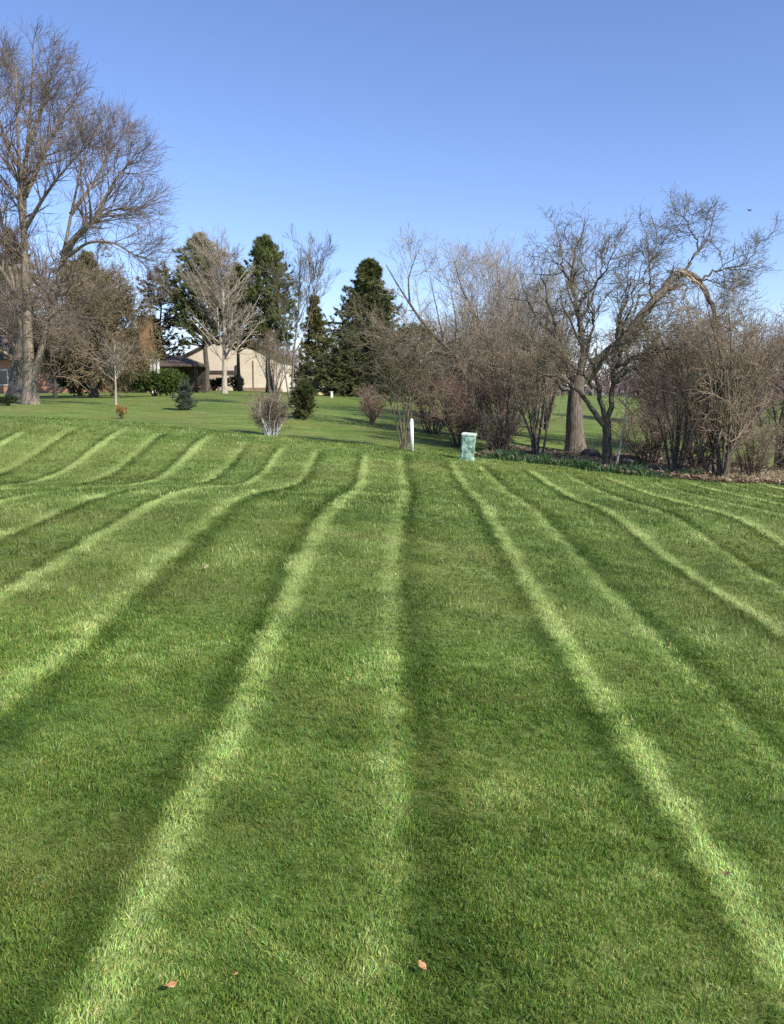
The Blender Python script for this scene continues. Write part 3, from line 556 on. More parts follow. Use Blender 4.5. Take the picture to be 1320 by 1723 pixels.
conifer('small_spruce', 'small dark bushy conifer right of the silver stemmed shrub', ground(512, 28.5), 1.30, .56, .05, 140, .065, .016, NEEDLE_DARK, prof=[(0, .7), (.2, 1.0), (.5, .8), (.8, .45), (1, .08)], ang=(60, 92), up=.06, per=5, blades=9, sub=7, tr=.03, group='small spruces', seed=43)
leafy_bush('evergreen_bush', 'broad green bush in front of the brown roofed pavilion', ground(262, 47), 1.75, 1.0, 1.65, 3000, .12, .045, LEAF_YEW, 'evergreen bushes', 51, 14)
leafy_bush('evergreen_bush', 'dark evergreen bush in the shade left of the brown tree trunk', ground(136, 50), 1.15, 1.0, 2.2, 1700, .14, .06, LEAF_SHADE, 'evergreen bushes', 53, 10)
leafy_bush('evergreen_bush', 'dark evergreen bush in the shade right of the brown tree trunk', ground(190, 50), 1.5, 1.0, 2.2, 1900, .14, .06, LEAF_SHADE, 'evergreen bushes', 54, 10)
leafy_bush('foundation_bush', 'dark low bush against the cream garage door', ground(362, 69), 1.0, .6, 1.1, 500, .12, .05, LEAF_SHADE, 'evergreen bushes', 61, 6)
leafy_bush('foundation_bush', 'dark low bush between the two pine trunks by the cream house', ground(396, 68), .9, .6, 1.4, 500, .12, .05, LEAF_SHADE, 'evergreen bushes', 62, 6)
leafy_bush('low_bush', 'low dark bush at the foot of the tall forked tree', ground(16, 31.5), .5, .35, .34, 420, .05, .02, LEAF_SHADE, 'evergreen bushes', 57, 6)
leafy_bush('rust_bush', 'little rust leaved shrub alone on the lawn', ground(205, 27), .20, .18, .42, 150, .055, .03, LEAF_RUST, None, 58, 6, 4)

# ------------------------------------------------------------------ shrubs of the middle lawn
pr = bare_shrub(1.2, .62, 44, 5, 4, 3, .017, 61, up=.06, base_r=.16, rt=.003)
place(pr, 'silver_shrub', 'bare shrub with silvery white lower stems on the lawn', ground(456, 23), SILVER, TWIG_BROWN)
pr = bare_shrub(1.25, 1.1, 22, 6, 4, 3, .014, 62, up=.05, base_r=.07, rt=.003)
place(pr, 'vase_shrub', 'pinkish brown vase shaped shrub before the tall spruce', ground(627, 29), TWIG_RUSSET, TWIG_RUSSET)
D = 20.8
tl = [traced([(681, 757), (674, 715), (668, 670), (664, 630), (668, 590), (672, 560)], D, .032, .008), traced([(680, 757), (684, 715), (690, 670), (688, 625), (700, 585), (712, 560)], D, .035, .008), traced([(678, 756), (680, 700), (678, 650), (660, 600), (630, 570), (598, 556)], D, .030, .006),
      traced([(684, 757), (692, 710), (694, 670), (708, 630), (730, 600)], D, .026, .006), traced([(676, 756), (668, 715), (658, 680), (650, 640), (640, 610)], D, .024, .006), traced([(682, 757), (678, 725), (684, 690), (682, 640), (684, 590), (650, 555), (612, 540), (575, 528)], D, .028, .006), traced([(679, 757), (690, 725), (682, 690), (672, 655), (676, 600)], D, .022, .006)]
tree('thicket_tree', 'spindly many stemmed bare tree beside the white post', 'tree', ground(680, D), tl,
     [dict(n=16, t0=.40, t1=.97, ang=(25, 70), length=1.25, k=6, r_ratio=.6, r_tip=.005, up=.02, wig=.16, lfall=.3), dict(n=6, t0=.15, t1=.97, ang=(25, 60), length=.5, k=4, r_ratio=.6, r_tip=.004, wig=.2), dict(n=3, t0=.1, t1=.97, ang=(25, 60), length=.25, k=3, r_ratio=.7, r_tip=.0032, wig=.2)], BARK_MOSS, TWIG_OLIVE, 'bare trees', 6, flr=.3)

# ------------------------------------------------------------------ the thicket on the right: trees
LVT = [dict(n=13, t0=.25, t1=.98, ang=(25, 70), length=1.5, k=7, r_ratio=.5, r_tip=.006, up=.05, wig=.18, lfall=.4, sides=4),
       dict(n=7, t0=.12, t1=.98, ang=(25, 65), length=.7, k=5, r_ratio=.6, r_tip=.0045, up=.03, wig=.22, lfall=.35), dict(n=5, t0=.1, t1=.98, ang=(25, 65), length=.33, k=3, r_ratio=.7, r_tip=.0034, wig=.25)]
D = 26.5
tl = [traced([(815, 757), (812, 700), (804, 645), (780, 608), (745, 580), (716, 550), (690, 512), (668, 478), (650, 446)], D, .13, .012), traced([(780, 606), (738, 592), (705, 583), (677, 577), (640, 585)], D, .10, .02), traced([(800, 632), (770, 622), (742, 618), (715, 628)], D, .085, .015),
      traced([(690, 512), (687, 470), (700, 430), (709, 412)], D, .035, .008), traced([(790, 615), (812, 590), (806, 540), (778, 490), (765, 440)], D, .06, .01), traced([(745, 580), (780, 566), (800, 560)], D, .04, .01)]
tree('leaning_tree', 'leaning bare tree with dark crooked limbs at the left of the thicket', 'tree', ground(815, D), tl, [dict(LVT[0], n=11, length=1.3, t0=.3), dict(LVT[1], n=5), dict(LVT[2], n=4)], BARK_DARK, TWIG_GREY, 'thicket trees', 7)
D = 24.5; bo = ground(969, D); J = .035
tl = [traced([(969, 770), (968, 735), (967, 700), (969, 665), (974, 632)], D, .27, .20, pw=1.3), traced([(973, 645), (984, 605), (974, 545), (960, 475), (972, 415), (985, 365)], D, .14, .01, jit=J), traced([(970, 650), (945, 575), (922, 500), (905, 445)], D, .09, .01, jit=J),
      traced([(974, 645), (998, 612), (1030, 590), (1066, 552), (1102, 502), (1134, 468), (1152, 458)], D, .14, .115, pw=.8, jit=.03),
      traced([(970, 665), (930, 636), (890, 616), (850, 624)], D, .08, .012, jit=J), traced([(974, 548), (1000, 495, .6), (1015, 440, .8), (1018, 400, 1)], D, .06, .01, jit=J), traced([(960, 485), (945, 440, -.5), (942, 400, -.6)], D, .05, .01, jit=J), traced([(970, 525), (1000, 480, -1.0), (1030, 435, -1.4), (1036, 395, -1.5)], D, .05, .01, jit=J), traced([(945, 575), (905, 540, .8), (885, 495, 1), (872, 455, 1)], D, .05, .01, jit=J),
      traced([(1062, 556), (1072, 500, .4), (1090, 450, .5), (1092, 410, .5), (1084, 385, .5)], D, .05, .008, jit=J), traced([(1100, 506), (1092, 468, -.4), (1100, 430, -.5), (1106, 400, -.5)], D, .04, .008, jit=J), traced([(1032, 590), (1040, 540, -.6), (1056, 490, -.8), (1058, 440, -.9)], D, .05, .008, jit=J),
      traced([(1148, 460), (1168, 434), (1175, 404), (1188, 392), (1198, 376)], D, .05, .008, jit=J), traced([(1172, 474), (1200, 457), (1235, 451), (1258, 447), (1270, 422), (1278, 405)], D, .04, .007, jit=J), traced([(1172, 470), (1210, 472, -.4), (1232, 485, -.5), (1244, 502, -.5)], D, .028, .006, jit=J), traced([(1175, 404), (1160, 380, .3), (1150, 362, .4)], D, .022, .006, jit=J), traced([(1112, 494), (1145, 474, .4), (1160, 484, .5), (1140, 520, .6), (1112, 545, .6)], D, .035, .008, jit=J)]
o, cl = tree('old_tree', 'thick old trunk whose big limb is snapped over in an arch', 'tree', bo, tl, [dict(LVT[0], n=13, length=1.15, wig=.20, up=.06), dict(LVT[1], n=7, length=.58, wig=.27), dict(LVT[2], n=4, length=.28)], BARK_OLD, TWIG_OLIVE, 'thicket trees', 12, flr=.35, skip=1)
P, R = traced([(1142, 462), (1158, 458), (1174, 467), (1190, 494), (1202, 526), (1209, 555), (1210, 590)], D, .105, .045, jit=.02); P = P - np.array(bo)
V, Q = tubes(P[None], R[None], 8); lim = link('broken_limb', mesh('broken_limb', V, [Q], BARK_OLD, True), o); lim['label'] = 'snapped limb hanging down from the arch'
sp = []
for i in range(14):
    x0, y0 = 1143 + 2.2 * i + random.uniform(-3, 3), 452 + i * 1.6 + random.uniform(-2, 5); dz = random.uniform(-.17, -.05); ln = random.uniform(.5, 1.15)
    sp.append(traced([(x0, y0, dz), (x0 + 17 * ln, y0 + (9 + i * .5) * ln + random.uniform(-3, 2), dz - random.uniform(0, .05)), (x0 + 31 * ln, y0 + (26 + i) * ln + random.uniform(-4, 4), dz)], D, random.uniform(.012, .026), .003, 6, jit=.006))
P, R = stack(sp); V, Q = tubes(P - np.array(bo), R, 4); link('splinter', mesh('splinter', V, [Q], WOOD_TORN), lim)
tw = sprout(np.stack([traced([(1190, 500), (1206, 548), (1209, 585)], D, .03, .02, 9)[0] - np.array(bo)]), np.full((1, 9), .03), 14, .1, .95, (30, 80), .8, 5, .6, .005, wig=.25, droop=.2)
tw2 = sprout(*tw, 5, .2, .95, (30, 60), .35, 3, .6, .004, wig=.25); V, Fs = join([tubes(*tw, 4), tubes(*tw2, 3)]); link('twig', mesh('twig', V, Fs, TWIG_OLIVE), lim)
D = 21.0; bt = ground(1022, D); J = .03
tl = [traced([(1022, 793), (1023, 765), (1021, 740), (1022, 708)], D, .125, .10, jit=.008), traced([(1021, 724), (998, 686), (966, 650), (940, 630), (900, 634), (872, 648)], D, .085, .012, jit=J), traced([(1022, 714), (1012, 672), (1003, 628), (988, 592), (970, 560), (950, 525), (942, 485)], D, .075, .01, jit=J), traced([(1023, 716), (1031, 672), (1034, 630), (1046, 590), (1038, 545), (1058, 505), (1062, 465)], D, .08, .01, jit=J),
      traced([(1003, 626), (1030, 580, -.5), (1058, 540, -.7), (1066, 490, -.8), (1082, 440, -.8)], D, .05, .008, jit=J), traced([(1034, 622), (1075, 596, -.3), (1115, 592, -.4), (1150, 582, -.5)], D, .05, .02, jit=J), traced([(1034, 645), (1060, 620, .3), (1100, 614, .5), (1130, 630, .5)], D, .045, .01, jit=J), traced([(988, 592), (1000, 552, .7), (990, 505, .9), (986, 465, .9), (978, 430, .9)], D, .045, .008, jit=J),
      traced([(1010, 662), (975, 622, -.8), (940, 592, -1.2), (915, 562, -1.2)], D, .05, .008, jit=J), traced([(966, 650), (940, 600, .5), (920, 580, .8), (895, 575, .8)], D, .04, .008, jit=J), traced([(1046, 590), (1085, 560, .6), (1110, 560, .8), (1140, 545, .8)], D, .04, .008, jit=J)]
tree('crooked_tree', 'dark crooked tree with forked trunk in front of the thick old trunk', 'tree', bt, tl, [dict(LVT[0], n=14, length=1.05, wig=.22, up=.05), dict(LVT[1], n=7, length=.5, wig=.28), dict(LVT[2], n=4, length=.25)], BARK_DARK, TWIG_OLIVE, 'thicket trees', 9, flr=.35, skip=1)

# upright grey trees behind, and shrubs
up1 = bare_shrub(7.0, 3.2, 12, 9, 6, 4, .07, 71, up=.22, base_r=.35, rt=.0045, low=.2, wk=.55)
for px, d, s, rot, lab in ((858, 29, (.9, .9, .80), .3, 'tallest of the upright grey bare trees left of the thick old trunk'), (800, 32, (.85, .85, .80), 2.1, 'upright grey bare tree nearest the leaning dark tree'), (915, 31, (.8, .8, .82), 4.0, 'upright grey bare tree directly behind the thick old trunk')):
    place(up1, 'upright_tree', lab, ground(px, d), BARK_OLD, TWIG_GREY, s, rot, 'upright grey trees', 'tree')
sh1 = bare_shrub(2.4, 2.2, 24, 6, 5, 3, .028, 72, up=.05, base_r=.25, rt=.0034, arch=.12)
sh2 = bare_shrub(3.0, 2.3, 12, 8, 5, 4, .045, 73, up=.08, base_r=.22, rt=.0036, low=.45, wk=1.5)
sh3 = bare_shrub(4.3, 3.0, 18, 8, 6, 4, .05, 74, up=.10, base_r=.28, rt=.0036, low=.16, wk=1.4)
sh4 = bare_shrub(3.6, 2.8, 15, 9, 6, 4, .042, 79, up=.04, base_r=.30, rt=.0036, low=.14, wk=1.8, arch=.10)
G = 'thicket shrubs'
for pr, px, d, s, rot, ms, mt, lab in (
    (sh2, 462, 44, (.85, .85, 1.0), .9, BARK_OLD, TWIG_BROWN, 'brown twiggy tree between the silver stemmed shrub and the cream house'),
    (sh3, 770, 42, (1.3, 1.3, 1.05), 1.9, BARK_DARK, TWIG_BROWN, 'brown shrub far behind the utility pedestal'),
    (sh3, 860, 46, (1.5, 1.5, 1.15), 3.1, BARK_DARK, TWIG_MAROON, 'wide maroon shrub far behind the upright grey trees'),
    (sh3, 1110, 40, (1.4, 1.4, 1.1), 4.6, BARK_DARK, TWIG_BROWN, 'wide brown shrub far behind the dark crooked tree'),
    (sh3, 1250, 36, (1.3, 1.3, 1.1), .4, BARK_DARK, TWIG_MAROON, 'maroon shrub far behind the large right hand clump'),
    (sh1, 778, 23.6, (.85, .85, .88), .2, BARK_DARK, TWIG_RUSSET, 'reddish brown twiggy shrub behind the green utility pedestal'),
    (sh4, 846, 24.0, (.9, .9, 1.0), 1.0, BARK_DARK, TWIG_BROWN, 'brown shrub with dark stems just right of the utility pedestal'),
    (sh2, 906, 22.3, (.75, .75, .95), 2.6, BARK_OLD, TWIG_BROWN, 'shrub with two grey stems left of the thick old trunk'),
    (sh1, 730, 27, (.9, .9, .85), 2.2, BARK_DARK, TWIG_RUSSET, 'low russet shrub right of the spindly stems'),
    (sh4, 1108, 25.5, (.9, .9, .85), .5, BARK_DARK, TWIG_MAROON, 'tangled brown shrub right of the dark crooked tree'),
    (sh2, 1142, 20.3, (.6, .6, 1.1), 3.6, BARK_DARK, TWIG_BROWN, 'slim dark stemmed shrub between dark crooked tree and right hand clump'),
    (sh3, 1215, 19.7, (.85, .85, 1.0), 1.7, BARK_DARK, TWIG_BROWN, 'large many stemmed shrub at the right end of the bed'),
    (sh4, 1318, 22.5, (1.1, 1.1, 1.25), 4.4, BARK_DARK, TWIG_MAROON, 'maroon twigged shrub at the right edge of the picture'),
    (sh3, 1170, 27.0, (.9, .9, .8), 5.3, BARK_DARK, TWIG_OLIVE, 'olive brown shrub under the snapped arch'),
    (sh1, 1092, 22.6, (.75, .75, .62), 5.1, BARK_DARK, TWIG_BROWN, 'low brown shrub right of the leaning sapling'),
    (sh1, 1180, 21.6, (.75, .75, .66), 1.2, BARK_DARK, TWIG_MAROON, 'low maroon shrub left of the large right hand clump'),
    (sh1, 835, 22.6, (.6, .6, .5), 2.7, BARK_DARK, TWIG_BROWN, 'low brown shrub at the right foot of the utility pedestal'),
    (sh1, 1275, 20.6, (.75, .75, .6), 3.3, BARK_DARK, TWIG_BROWN, 'low twiggy shrub in the dry grass on the right')):
    place(pr, 'thicket_shrub', lab, ground(px, d), ms, mt, s, rot, G if px > 500 else None)
sap = traced([(1036, 790), (1045, 745), (1053, 700), (1056, 650), (1064, 610)], 20.7, .026, .012)
tree('sapling', 'pale leaning sapling at the foot of the dark crooked tree', 'tree', ground(1036, 20.7), [sap], [dict(n=12, t0=.4, t1=.98, ang=(20, 55), length=.7, k=5, r_ratio=.6, r_tip=.005, up=.05), dict(n=5, t0=.1, t1=.98, ang=(20, 55), length=.3, k=3, r_ratio=.6, r_tip=.004)], TWIG_PALE, TWIG_BROWN, 'thicket trees', 6)

# ------------------------------------------------------------------ the far woods
def far_woods():
    rng = np.random.default_rng(81); parts = []
    for i in range(90):
        px = rng.uniform(560, 2000) if i < 62 else rng.uniform(-500, 560); d = rng.uniform(105, 150); b = np.array(ground(px, d)); h = rng.uniform(6, 10)
        P = np.zeros((1, 6, 3)); P[0, :, 2] = np.linspace(0, h, 6); P += b; R = np.linspace(.2, .03, 6)[None]
        l1 = sprout(P, R, 24, .04, .98, (25, 75), h * .42, 4, .5, .04, up=.06, rng=rng); l2 = sprout(*l1, 5, .1, .98, (25, 60), h * .20, 3, .8, .05, up=.05, rng=rng)
        parts += [tubes(P, R, 5), tubes(*l1, 3), tubes(*l2, 3)]
    n = 9000; px = rng.uniform(380, 2100, n); d = rng.uniform(96, 140, n); x = (px - CX) / F * d; p = np.c_[x, d, Z(x, d) + 4.5 * rng.random(n) ** 1.5 * (.5 + vnoise(x, d, 9, 4))]
    V_, T_ = tuft_mesh(p, np.tile([0, 0, 1.], (n, 1)), 3, 1.1, .22, .6, .3, rng); parts.append((V_, T_))
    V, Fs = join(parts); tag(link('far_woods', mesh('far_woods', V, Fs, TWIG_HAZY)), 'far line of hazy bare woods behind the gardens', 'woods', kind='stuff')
far_woods()

# ------------------------------------------------------------------ planting bed with leaf litter
def bed():
    front = [hit(px, py) for px, py in ((800, 770), (860, 772), (930, 782), (1000, 792), (1100, 802), (1180, 810), (1260, 814), (1340, 818), (1480, 824))]
    nx_, ny_ = 90, 26; fx = np.array([p.x for p in front]); fy = np.array([p.y for p in front]); xs = np.linspace(fx[0], fx[-1], nx_)
    y0 = np.interp(xs, fx, fy) + .14 * np.sin(xs * 3.1) + .10 * np.sin(xs * 7.3 + 1); y1 = 24.6 + .6 * np.sin(xs * .9)
    wd = np.clip((xs - xs[0]) / 1.5, .05, 1) * np.clip((xs[-1] - xs) / 1.0, .05, 1); y1 = y0 + (y1 - y0) * wd
    v = np.linspace(0, 1, ny_)[:, None]; X = np.repeat(xs[None], ny_, 0); Y = y0[None] * (1 - v) + y1[None] * v; edge = np.minimum(1, np.minimum(v, 1 - v) * 8)
    ZB = Z(X, Y) + .012 + edge * (.03 + .05 * vnoise(X, Y, .4, 61))
    i = np.arange(nx_ * ny_).reshape(ny_, nx_); q = np.stack([i[:-1, :-1], i[:-1, 1:], i[1:, 1:], i[1:, :-1]], -1).reshape(-1, 4)
    m = mat('bed_soil', (.075, .055, .040), (.23, .165, .115), 9, .95, bump=.9)
    o = link('planting_bed', mesh('planting_bed', np.c_[X.ravel(), Y.ravel(), ZB.ravel()], [q], m, True)); o['kind'] = 'structure'; o['label'] = 'leaf covered bed of soil under the thicket'
    n = 9000; k = RNG.integers(0, nx_, n); vv = RNG.random(n) ** 1.6; y = y0[k] * (1 - vv) + y1[k] * vv; x = xs[k] + RNG.uniform(-.05, .05, n); z = Z(x, y) + .05 + .04 * RNG.random(n)
    c = np.c_[x, y, z]; a = unit(RNG.normal(size=(n, 3)) * np.array([1, 1, .35])); b = unit(np.cross(a, RNG.normal(size=(n, 3)) * np.array([.4, .4, 1]))); s = RNG.uniform(.03, .07, (n, 1))
    V = np.stack([c - a * s, c + b * s * .6 + np.array([0, 0, .012]), c + a * s, c - b * s * .6], 1).reshape(-1, 3)
    t = RNG.random((n, 1)); cc = np.where(t < .42, np.array([[.50, .40, .27]]), np.array([[.26, .175, .105]])) * (.5 + .8 * RNG.random((n, 1)))
    tag(link('leaf_litter', mesh('leaf_litter', V, [np.arange(n * 4).reshape(-1, 4)], BLADE, False, np.repeat(cc, 4, 0))), 'brown and tan dead leaves scattered over the bed', 'leaves', kind='stuff')
    n = 5200; px = np.r_[RNG.uniform(805, 1010, 3900), RNG.uniform(1010, 1130, 1300)]; yy = np.interp((px - CX) / F * 20, fx, fy) + RNG.normal(size=n) * .16 + .12; x = (px - CX) / F * yy
    p = np.c_[x, yy, Z(x, yy)]; hgt = (.05 + .17 * vnoise(x, yy, .22, 77) ** 2)[:, None] * (.5 + .8 * RNG.random((n, 1))) * 1.5
    dd = unit(RNG.normal(size=(n, 3)) * np.array([.55, .55, .1]) + np.array([0, 0, 1])); sd_ = unit(np.cross(dd, RNG.normal(size=(n, 3)))) * .011
    V = np.stack([p - sd_, p + sd_, p + dd * hgt * .6 + sd_, p + dd * hgt * .6 - sd_, p + dd * hgt + np.array([0, 0, -.01])], 1).reshape(-1, 3); i = np.arange(n)[:, None] * 5
    tag(link('bed_edging_plants', mesh('bed_edging_plants', V, [i + np.array([0, 1, 2, 3]), i + np.array([3, 2, 4])], LEAF_BULB)), 'dark green spring leaves fringing the bed', 'plants', kind='stuff')
    # dry grass at the right end and along the far edge
    n = 5200; px = np.r_[RNG.uniform(1165, 1420, 3600), RNG.uniform(840, 1000, 1600)]; d = np.r_[RNG.uniform(19.3, 23.0, 3600), RNG.uniform(21.5, 22.6, 1600)]
    x = (px - CX) / F * d; p = np.c_[x, d, Z(x, d)]; hgt = np.r_[np.full(3600, .22), np.full(1600, .07)][:, None] * (.4 + .9 * RNG.random((n, 1)))
    dd = unit(RNG.normal(size=(n, 3)) * np.array([.5, .5, .1]) + np.array([0, 0, 1])); sd_ = unit(np.cross(dd, RNG.normal(size=(n, 3)))) * .006
    V = np.stack([p - sd_, p + sd_, p + dd * hgt], 1).reshape(-1, 3)
    tag(link('dry_grass', mesh('dry_grass', V, [np.arange(n * 3).reshape(-1, 3)], STRAW)), 'pale dry grass along the bed', 'grass', kind='stuff')
bed()
def bulb_clump(label, base, w, h, n, seed):
    rng = np.random.default_rng(seed); a = rng.random(n) * 6.283; r = w * np.sqrt(rng.random(n)); p = np.c_[np.cos(a) * r, np.sin(a) * r * .6, np.zeros(n)]
    d = unit(np.c_[np.cos(a) * .5, np.sin(a) * .5, np.ones(n)] + rng.normal(size=(n, 3)) * .2); s = unit(np.cross(d, rng.normal(size=(n, 3)))) * .012; l = h * (.6 + .6 * rng.random((n, 1)))
    m1 = p + d * l * .6; t = m1 + unit(d + np.array([0, 0, -.9]) * rng.random((n, 1))) * l * .5
    V = np.stack([p - s, p + s, m1 + s, m1 - s, t], 1).reshape(-1, 3); i = np.arange(n)[:, None] * 5
    tag(link('bulb_plant', mesh('bulb_plant', V, [i + np.array([0, 1, 2, 3]), i + np.array([3, 2, 4])], LEAF_BULB), None, base), label, 'plant', 'spring bulbs along the bed edge')
for k, (px, py, w, h, n, lab) in enumerate(((862, 776, .28, .15, 90, 'leftmost clump of green bulb leaves along the bed edge'), (905, 780, .30, .17, 110, 'green bulb leaves in front of the two grey stems'), (950, 784, .28, .20, 110, 'bulb leaf clump at the left foot of the thick old trunk'), (988, 787, .26, .19, 100, 'bulb leaf clump between thick old trunk and dark crooked tree'),
        (1068, 786, .30, .20, 110, 'bulb leaf clump right of the leaning sapling'), (1163, 803, .30, .22, 130, 'bluish green leaf clump left of the right hand stems'), (1108, 802, .2, .12, 60, 'small bulb leaf clump before the slim dark stems'))):
    bulb_clump(lab, hit(px, py) + Vector((0, 0, .01)), w, h, n, 90 + k)
STONE = mat('stone', (.22, .20, .18), (.50, .46, .40), 8, .9, bump=.6); STONE_D = mat('stone_dark', (.035, .03, .028), (.12, .105, .095), 8, .9, bump=.6)
def rock(label, base, sx, sy, sz, m, seed, name='stone'):
    rng = np.random.default_rng(seed); bm = bmesh.new(); bmesh.ops.create_icosphere(bm, subdivisions=3, radius=1)
    for v in bm.verts:
        c = v.co.copy(); q = 1 + .22 * math.sin(c.x * 3 + seed) * math.cos(c.y * 2.6 + seed * 2) + .12 * math.sin(c.z * 5 + seed) + .05 * rng.normal()
        v.co = Vector((c.x * sx * q, c.y * sy * q, max(-.2 * sz, c.z * sz * q)))
    tag(bmo(name, bm, m, None, 0, base, False), label, 'stone', 'stones in the bed')
rock('long flat pale stone at the foot of the right hand stems', hit(1205, 809), .48, .12, .05, STONE, 3)
rock('dark boulder between old trunk and dark crooked tree', ground(998, 23.2), .34, .25, .26, STONE_D, 5)
rock('dark boulder right of the dark crooked tree', ground(1045, 22.6), .40, .25, .22, STONE_D, 6)
rock('small pinkish pale stone right of the leaning sapling', ground(1062, 22.0, .1), .10, .08, .08, STONE, 8)
rock('small pale stone at the foot of the utility pedestal clump', hit(842, 771), .14, .08, .05, STONE, 9)

# ------------------------------------------------------------------ utility pedestal, post, stake
PED = mat('pedestal_green', (.08, .19, .135), (.43, .56, .45), 7.5, .55, (1, 1, .8), lo=.40, hi=.60, detail=5); PEDC = mat('pedestal_cap', (.50, .58, .50), (.74, .78, .70), 8, .5)
pb = ground(787, 19.9); o = empty('utility_pedestal', pb, 'mottled green utility pedestal leaning at the end of the stripes', 'pedestal'); o.rotation_euler = (.03, .08, -.25)
boxo('body', PED, o, -.155, .155, -.13, .13, .0, .60, bevel=.012); boxo('cap', PEDC, o, -.168, .168, -.143, .143, .585, .645, bevel=.014); boxo('door', PED, o, -.125, .125, -.142, -.128, .06, .56, bevel=.005); boxo('base', PED, o, -.175, .175, -.15, .15, -.05, .05, bevel=.008)
boxo('latch', PEDC, o, .07, .095, -.152, -.140, .30, .36, bevel=.003)
WHITE = mat('white_paint', (.70, .70, .66), (.82, .82, .78), 4, .5)
pw = ground(694, 20.4); o = empty('white_post', pw, 'white plastic marker post beside the spindly tree', 'post')
bm = bmesh.new(); bmesh.ops.create_cone(bm, cap_ends=True, segments=20, radius1=.047, radius2=.044, depth=.78)
for v in bm.verts: v.co.z += .37
bmo('shaft', bm, WHITE, o, .004, None, True); bm = bmesh.new(); bmesh.ops.create_uvsphere(bm, u_segments=18, v_segments=8, radius=.045)
for v in bm.verts: v.co.z = max(v.co.z, 0) * 1.1 + .757
bmo('cap', bm, WHITE, o, 0, None, True); o.rotation_euler = (0, -.02, 0)
o = empty('white_stake', ground(559, 45), 'tiny white stake on the far lawn before the dark conifer', 'stake'); boxo('stake_body', WHITE, o, -.06, .06, -.03, .03, -.05, .28, bevel=.01); boxo('stake_cap', WHITE, o, -.08, .08, -.04, .04, .28, .32, bevel=.01)

# ------------------------------------------------------------------ houses
def siding(name, c1, c2, pitch):
    m = mat(name, c1, c2, 1.5, .7); nt = m.node_tree; b = nt.nodes['Principled BSDF']; w = nd(nt, 'ShaderNodeTexWave', wave_type='BANDS', bands_direction='Z', wave_profile='SAW'); w.inputs['Scale'].default_value = .314 / pitch
    tc = nd(nt, 'ShaderNodeTexCoord'); nt.links.new(tc.outputs['Object'], w.inputs[0]); bp = nd(nt, 'ShaderNodeBump'); bp.inputs['Strength'].default_value = .8; bp.inputs['Distance'].default_value = .03; nt.links.new(w.outputs[0], bp.inputs['Height']); nt.links.new(bp.outputs[0], b.inputs['Normal']); return m
CREAM = siding('cream_siding', (.70, .60, .47), (.78, .68, .55), .18); TAN = siding('tan_door', (.46, .37, .28), (.50, .41, .31), .5)
ROOF = mat('roof_brown', (.07, .05, .042), (.16, .12, .10), 4, .9, (1, 4, 4), .5); TRIM = mat('trim_dark', (.05, .04, .035), (.08, .065, .055), 3); GLASS = mat('window_glass', (.02, .025, .03), (.04, .05, .06), 2, .1, spec=.8)
WOODW = mat('wood_orange', (.22, .115, .055), (.37, .20, .10), 3, .75, (8, 8, 1)); FOUND = mat('foundation', (.20, .14, .10), (.32, .22, .16), 3)
def brick_material():
    m = bpy.data.materials.new('brick_orange'); m.use_nodes = True; nt = m.node_tree; b = nt.nodes['Principled BSDF']; t = nd(nt, 'ShaderNodeTexBrick'); tc = nd(nt, 'ShaderNodeTexCoord'); mp = nd(nt, 'ShaderNodeMapping'); mp.inputs['Rotation'].default_value = (math.pi / 2, 0, 0)
    t.inputs['Color1'].default_value = (.44, .20, .11, 1); t.inputs['Color2'].default_value = (.34, .15, .085, 1); t.inputs['Mortar'].default_value = (.40, .34, .28, 1); t.inputs['Scale'].default_value = 4.0; t.inputs['Mortar Size'].default_value = .015
    nt.links.new(tc.outputs['Object'], mp.inputs[0]); nt.links.new(mp.outputs[0], t.inputs[0]); nt.links.new(t.outputs[0], b.inputs['Base Color']); b.inputs['Roughness'].default_value = .9; return m
BRICK = brick_material()
def gable(bm, x0, x1, y0, y1, z0, ze, za):
    xm = (x0 + x1) / 2; poly_prism(bm, [(x0, y0, z0), (x1, y0, z0), (x1, y0, ze), (xm, y0, za), (x0, y0, ze)], (0, y1 - y0, 0))
def roof_slabs(bm, x0, x1, y0, y1, ze, za, ov=.4, th=.16):
    xm = (x0 + x1) / 2; sl = (za - ze) / (xm - x0)
    for s in (-1, 1):
        xe = x0 - ov if s < 0 else x1 + ov; zz = ze - ov * sl
        poly_prism(bm, [(xm, y0 - ov, za + .02), (xe, y0 - ov, zz + .02), (xe, y0 - ov, zz + .02 + th), (xm, y0 - ov, za + .02 + th)], (0, y1 - y0 + 2 * ov, 0))
D = 72; hb = ground(398, D); k = D / F                                   # metres for one pixel there
o = empty('cream_house', hb, 'cream sided house with low gable behind the pale bare tree', 'house')
X = lambda px: (px - 398) * k; H = lambda py: (657 - py) * k
bm = bmesh.new(); gable(bm, X(312), X(476), 0, 9, -.6, H(603), H(562)); bmo('wall', bm, CREAM, o)
bm = bmesh.new(); roof_slabs(bm, X(312), X(476), 0, 9, H(603), H(562), .35); bmo('roof', bm, ROOF, o)
bm = bmesh.new(); box(bm, X(326), X(374), -.06, .0, -.5, H(629)); g = bmo('garage_door', bm, TAN, o)
boxo('trim_band', TRIM, o, X(322), X(400), -.14, -.003, H(629), H(624)); boxo('corner_board', FOUND, o, X(427), X(429), -.05, -.003, -.4, H(608)); boxo('foundation', FOUND, o, X(402), X(474), -.12, -.004, -.5, H(652)); boxo('corner_post', TRIM, o, X(399), X(403), -.12, -.004, -.5, H(615))
D = 58; hb = ground(296, D); k = D / F; X = lambda px: (px - 296) * k; H = lambda py: (659 - py) * k
o = empty('pavilion', hb, 'open pavilion with brown hipped roof beside the cream house', 'pavilion')
bm = bmesh.new(); zt, ze = H(597), H(613); hw, dp = X(338), 1.5
